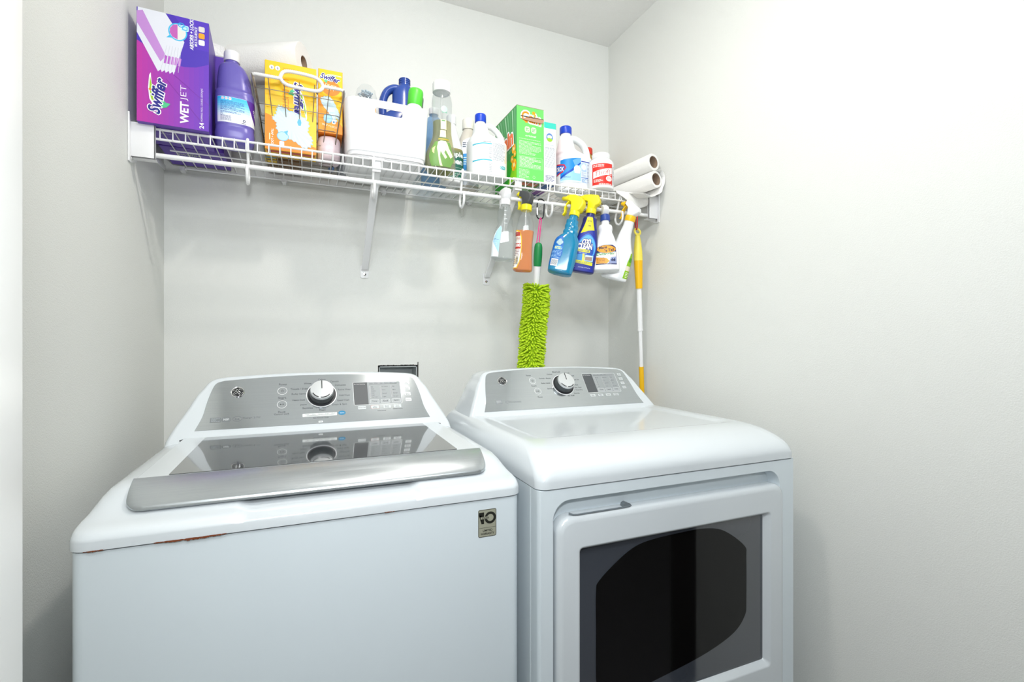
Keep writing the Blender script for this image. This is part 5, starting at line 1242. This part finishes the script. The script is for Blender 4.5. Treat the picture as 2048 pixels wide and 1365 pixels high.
# chenille duster on a black carabiner
CX = .7105
t = thing('carabiner', 'black carabiner on the hanging rod holding the pink loop', 'carabiner', (CX, FY, RZ+.0085))
def ring_pts(w, h, r, n=6): return [(0, 0, 0)]
P = [(x, 0, z) for x, z in rrect(-.0125, -.062, .0125, .0012, .0122, 8)]
P = [(x, -.004*math.sin((z+.03)*40), z) for x, _, z in P]
MB().tube(P[:24]+P[24:], .0022, 8, closed=True).obj('hook_body', paint('black_metal', '2a2b2e', .3, metal=.6), t)
MB().tube([(-.0125, -.0005, -.014), (-.0122, -.001, -.05)], .0019, 8).obj('gate', CHROME, t)
t = thing('duster', 'lime green chenille duster with green and white handle, pink loop', 'duster', (CX-.008, FY-.0, E+.326))
PINK = paint('pink_cord', 'e2408e', .6)
top = Vector((.008, 0, RZ+.0085-.060-(E+.326)))
MB().tube([(-.004, .004, -.006), (.000, .001, .03), top+Vector((-.0025, 0, -.004)), top+Vector((0, 0, .0015)), top+Vector((.0035, 0, -.004)), (.007, .001, .03), (.005, .004, -.006)], .0018, 8).obj('hanging_loop', PINK, t)
mb = MB(); P0, P1 = Vector((.003, .004, -.002)), Vector((.006, .020, -.078)); d_ = P1-P0
mb.tube([P0+d_*k for k in (0, .02, .08, .2, .5, .8, .96, 1)], [.003, .0075, .0115, .0135, .0145, .0140, .0130, .0125], 20)
mb.obj('green_grip', paint('green_grip', '1c8a48', .45), t)
P2 = Vector((.008, .036, -.155))
MB().tube([P1, P1+(P2-P1)*.5, P2], [.0118, .0105, .0082], 20).obj('white_stem', WPLA, t)
LIME = paint('lime_chenille', 'b8d81a', .75, var=.18, vscale=120, bump=.3)
mb = MB(); pts = crom([(.010, .036, -.148), (.013, .046, -.20), (.009, .054, -.26), (.005, .058, -.33), (.001, .062, -.42)], 8)
mb.tube(pts, [.018 if i > 2 else .010 for i in range(len(pts))], 14)
rows_ = 46
for j in range(rows_):
    k = j/(rows_-1); p = pts[min(int(k*(len(pts)-1)), len(pts)-2)]; q = pts[min(int(k*(len(pts)-1))+1, len(pts)-1)]; c = p+(q-p)*((k*(len(pts)-1)) % 1)
    m_ = 26
    for i in range(m_):
        a = 2*PI*(i+(.5 if j % 2 else 0))/m_+random.uniform(-.08, .08)
        dr = Vector((math.cos(a), math.sin(a)*.62, (.55 if j < 3 else 0)*(1-j/3)+random.uniform(-.22, .05)-.18*abs(math.cos(a)))).normalized()
        st_ = c+Vector((math.cos(a)*.014, math.sin(a)*.010, 0)); L_ = random.uniform(.028, .036)*(1 if abs(math.cos(a)) > .5 else .72)
        e = st_+dr*L_+Vector((0, 0, -.003))
        mb.tube([st_, st_+dr*L_*.5, e, e+dr*.0016], [.0026, .0030, .0028, .0010], 6)
mb.obj('chenille_head', LIME, t, smooth=60)

# red carabiner and the yellow telescopic pole
t = thing('carabiner', 'red carabiner on the hanging rod holding the yellow pole', 'carabiner', (1.092, FY, RZ+.0085))
P = [(x*.35, -.006*0+x*.9, z) for x, z in rrect(-.0125, -.064, .0125, .0015, .0122, 8)]
MB().tube(P, .0025, 8, closed=True).obj('hook_body', paint('red_metal', 'c8202c', .3, metal=.4), t)
MB().tube([(-.0043, -.0113, -.014), (-.0043, -.0113, -.05)], .002, 8).obj('gate', CHROME, t)
t = thing('extension_pole', 'yellow and white telescopic pole hanging beside the right wall', 'pole', (1.097, FY, E+.400))
top = Vector((0, 0, 0)); bot = Vector((1.1625, 1.492, E-.45))-Vector((1.097, FY, E+.400)); dd = bot.normalized()
def at(zrel): return dd*((.400-zrel)/abs(dd.z))
PY = paint('pole_pale_yellow', 'f6e35a', .4); PG = paint('pole_yellow', 'f7bf0c', .4)
rg = [(.0115*math.cos(a*PI/14), .0115*math.sin(a*PI/14)*.3, -.004+.0115*math.sin(a*PI/14)) for a in range(28)]
mb = MB().tube([Vector((x, y, z-.004)) for x, y, z in rg], .0038, 10, closed=True)
mb.tube([at(.386), at(.376), at(.355), at(.325), at(.300), at(.290)], [.0065, .0085, .0120, .0150, .0158, .0158], 24); mb.obj('grip_top', PY, t)
MB().tube([at(.292), at(.27), at(.24), at(.21), at(.19)], [.0155, .0150, .0140, .0128, .0122], 24).obj('yellow_grip', PG, t)
MB().tube([at(.192), at(.040)], .0092, 20).obj('upper_tube', WPLA, t)
MB().tube([at(.043), at(.037)], .0100, 20).obj('collar', WPLA, t)
MB().tube([at(.04), at(-.098)], .0070, 20).obj('lower_tube', WPLA, t)
MB().tube([at(-.094), at(-.44)], .0088, 20).obj('lower_grip', PG, t)
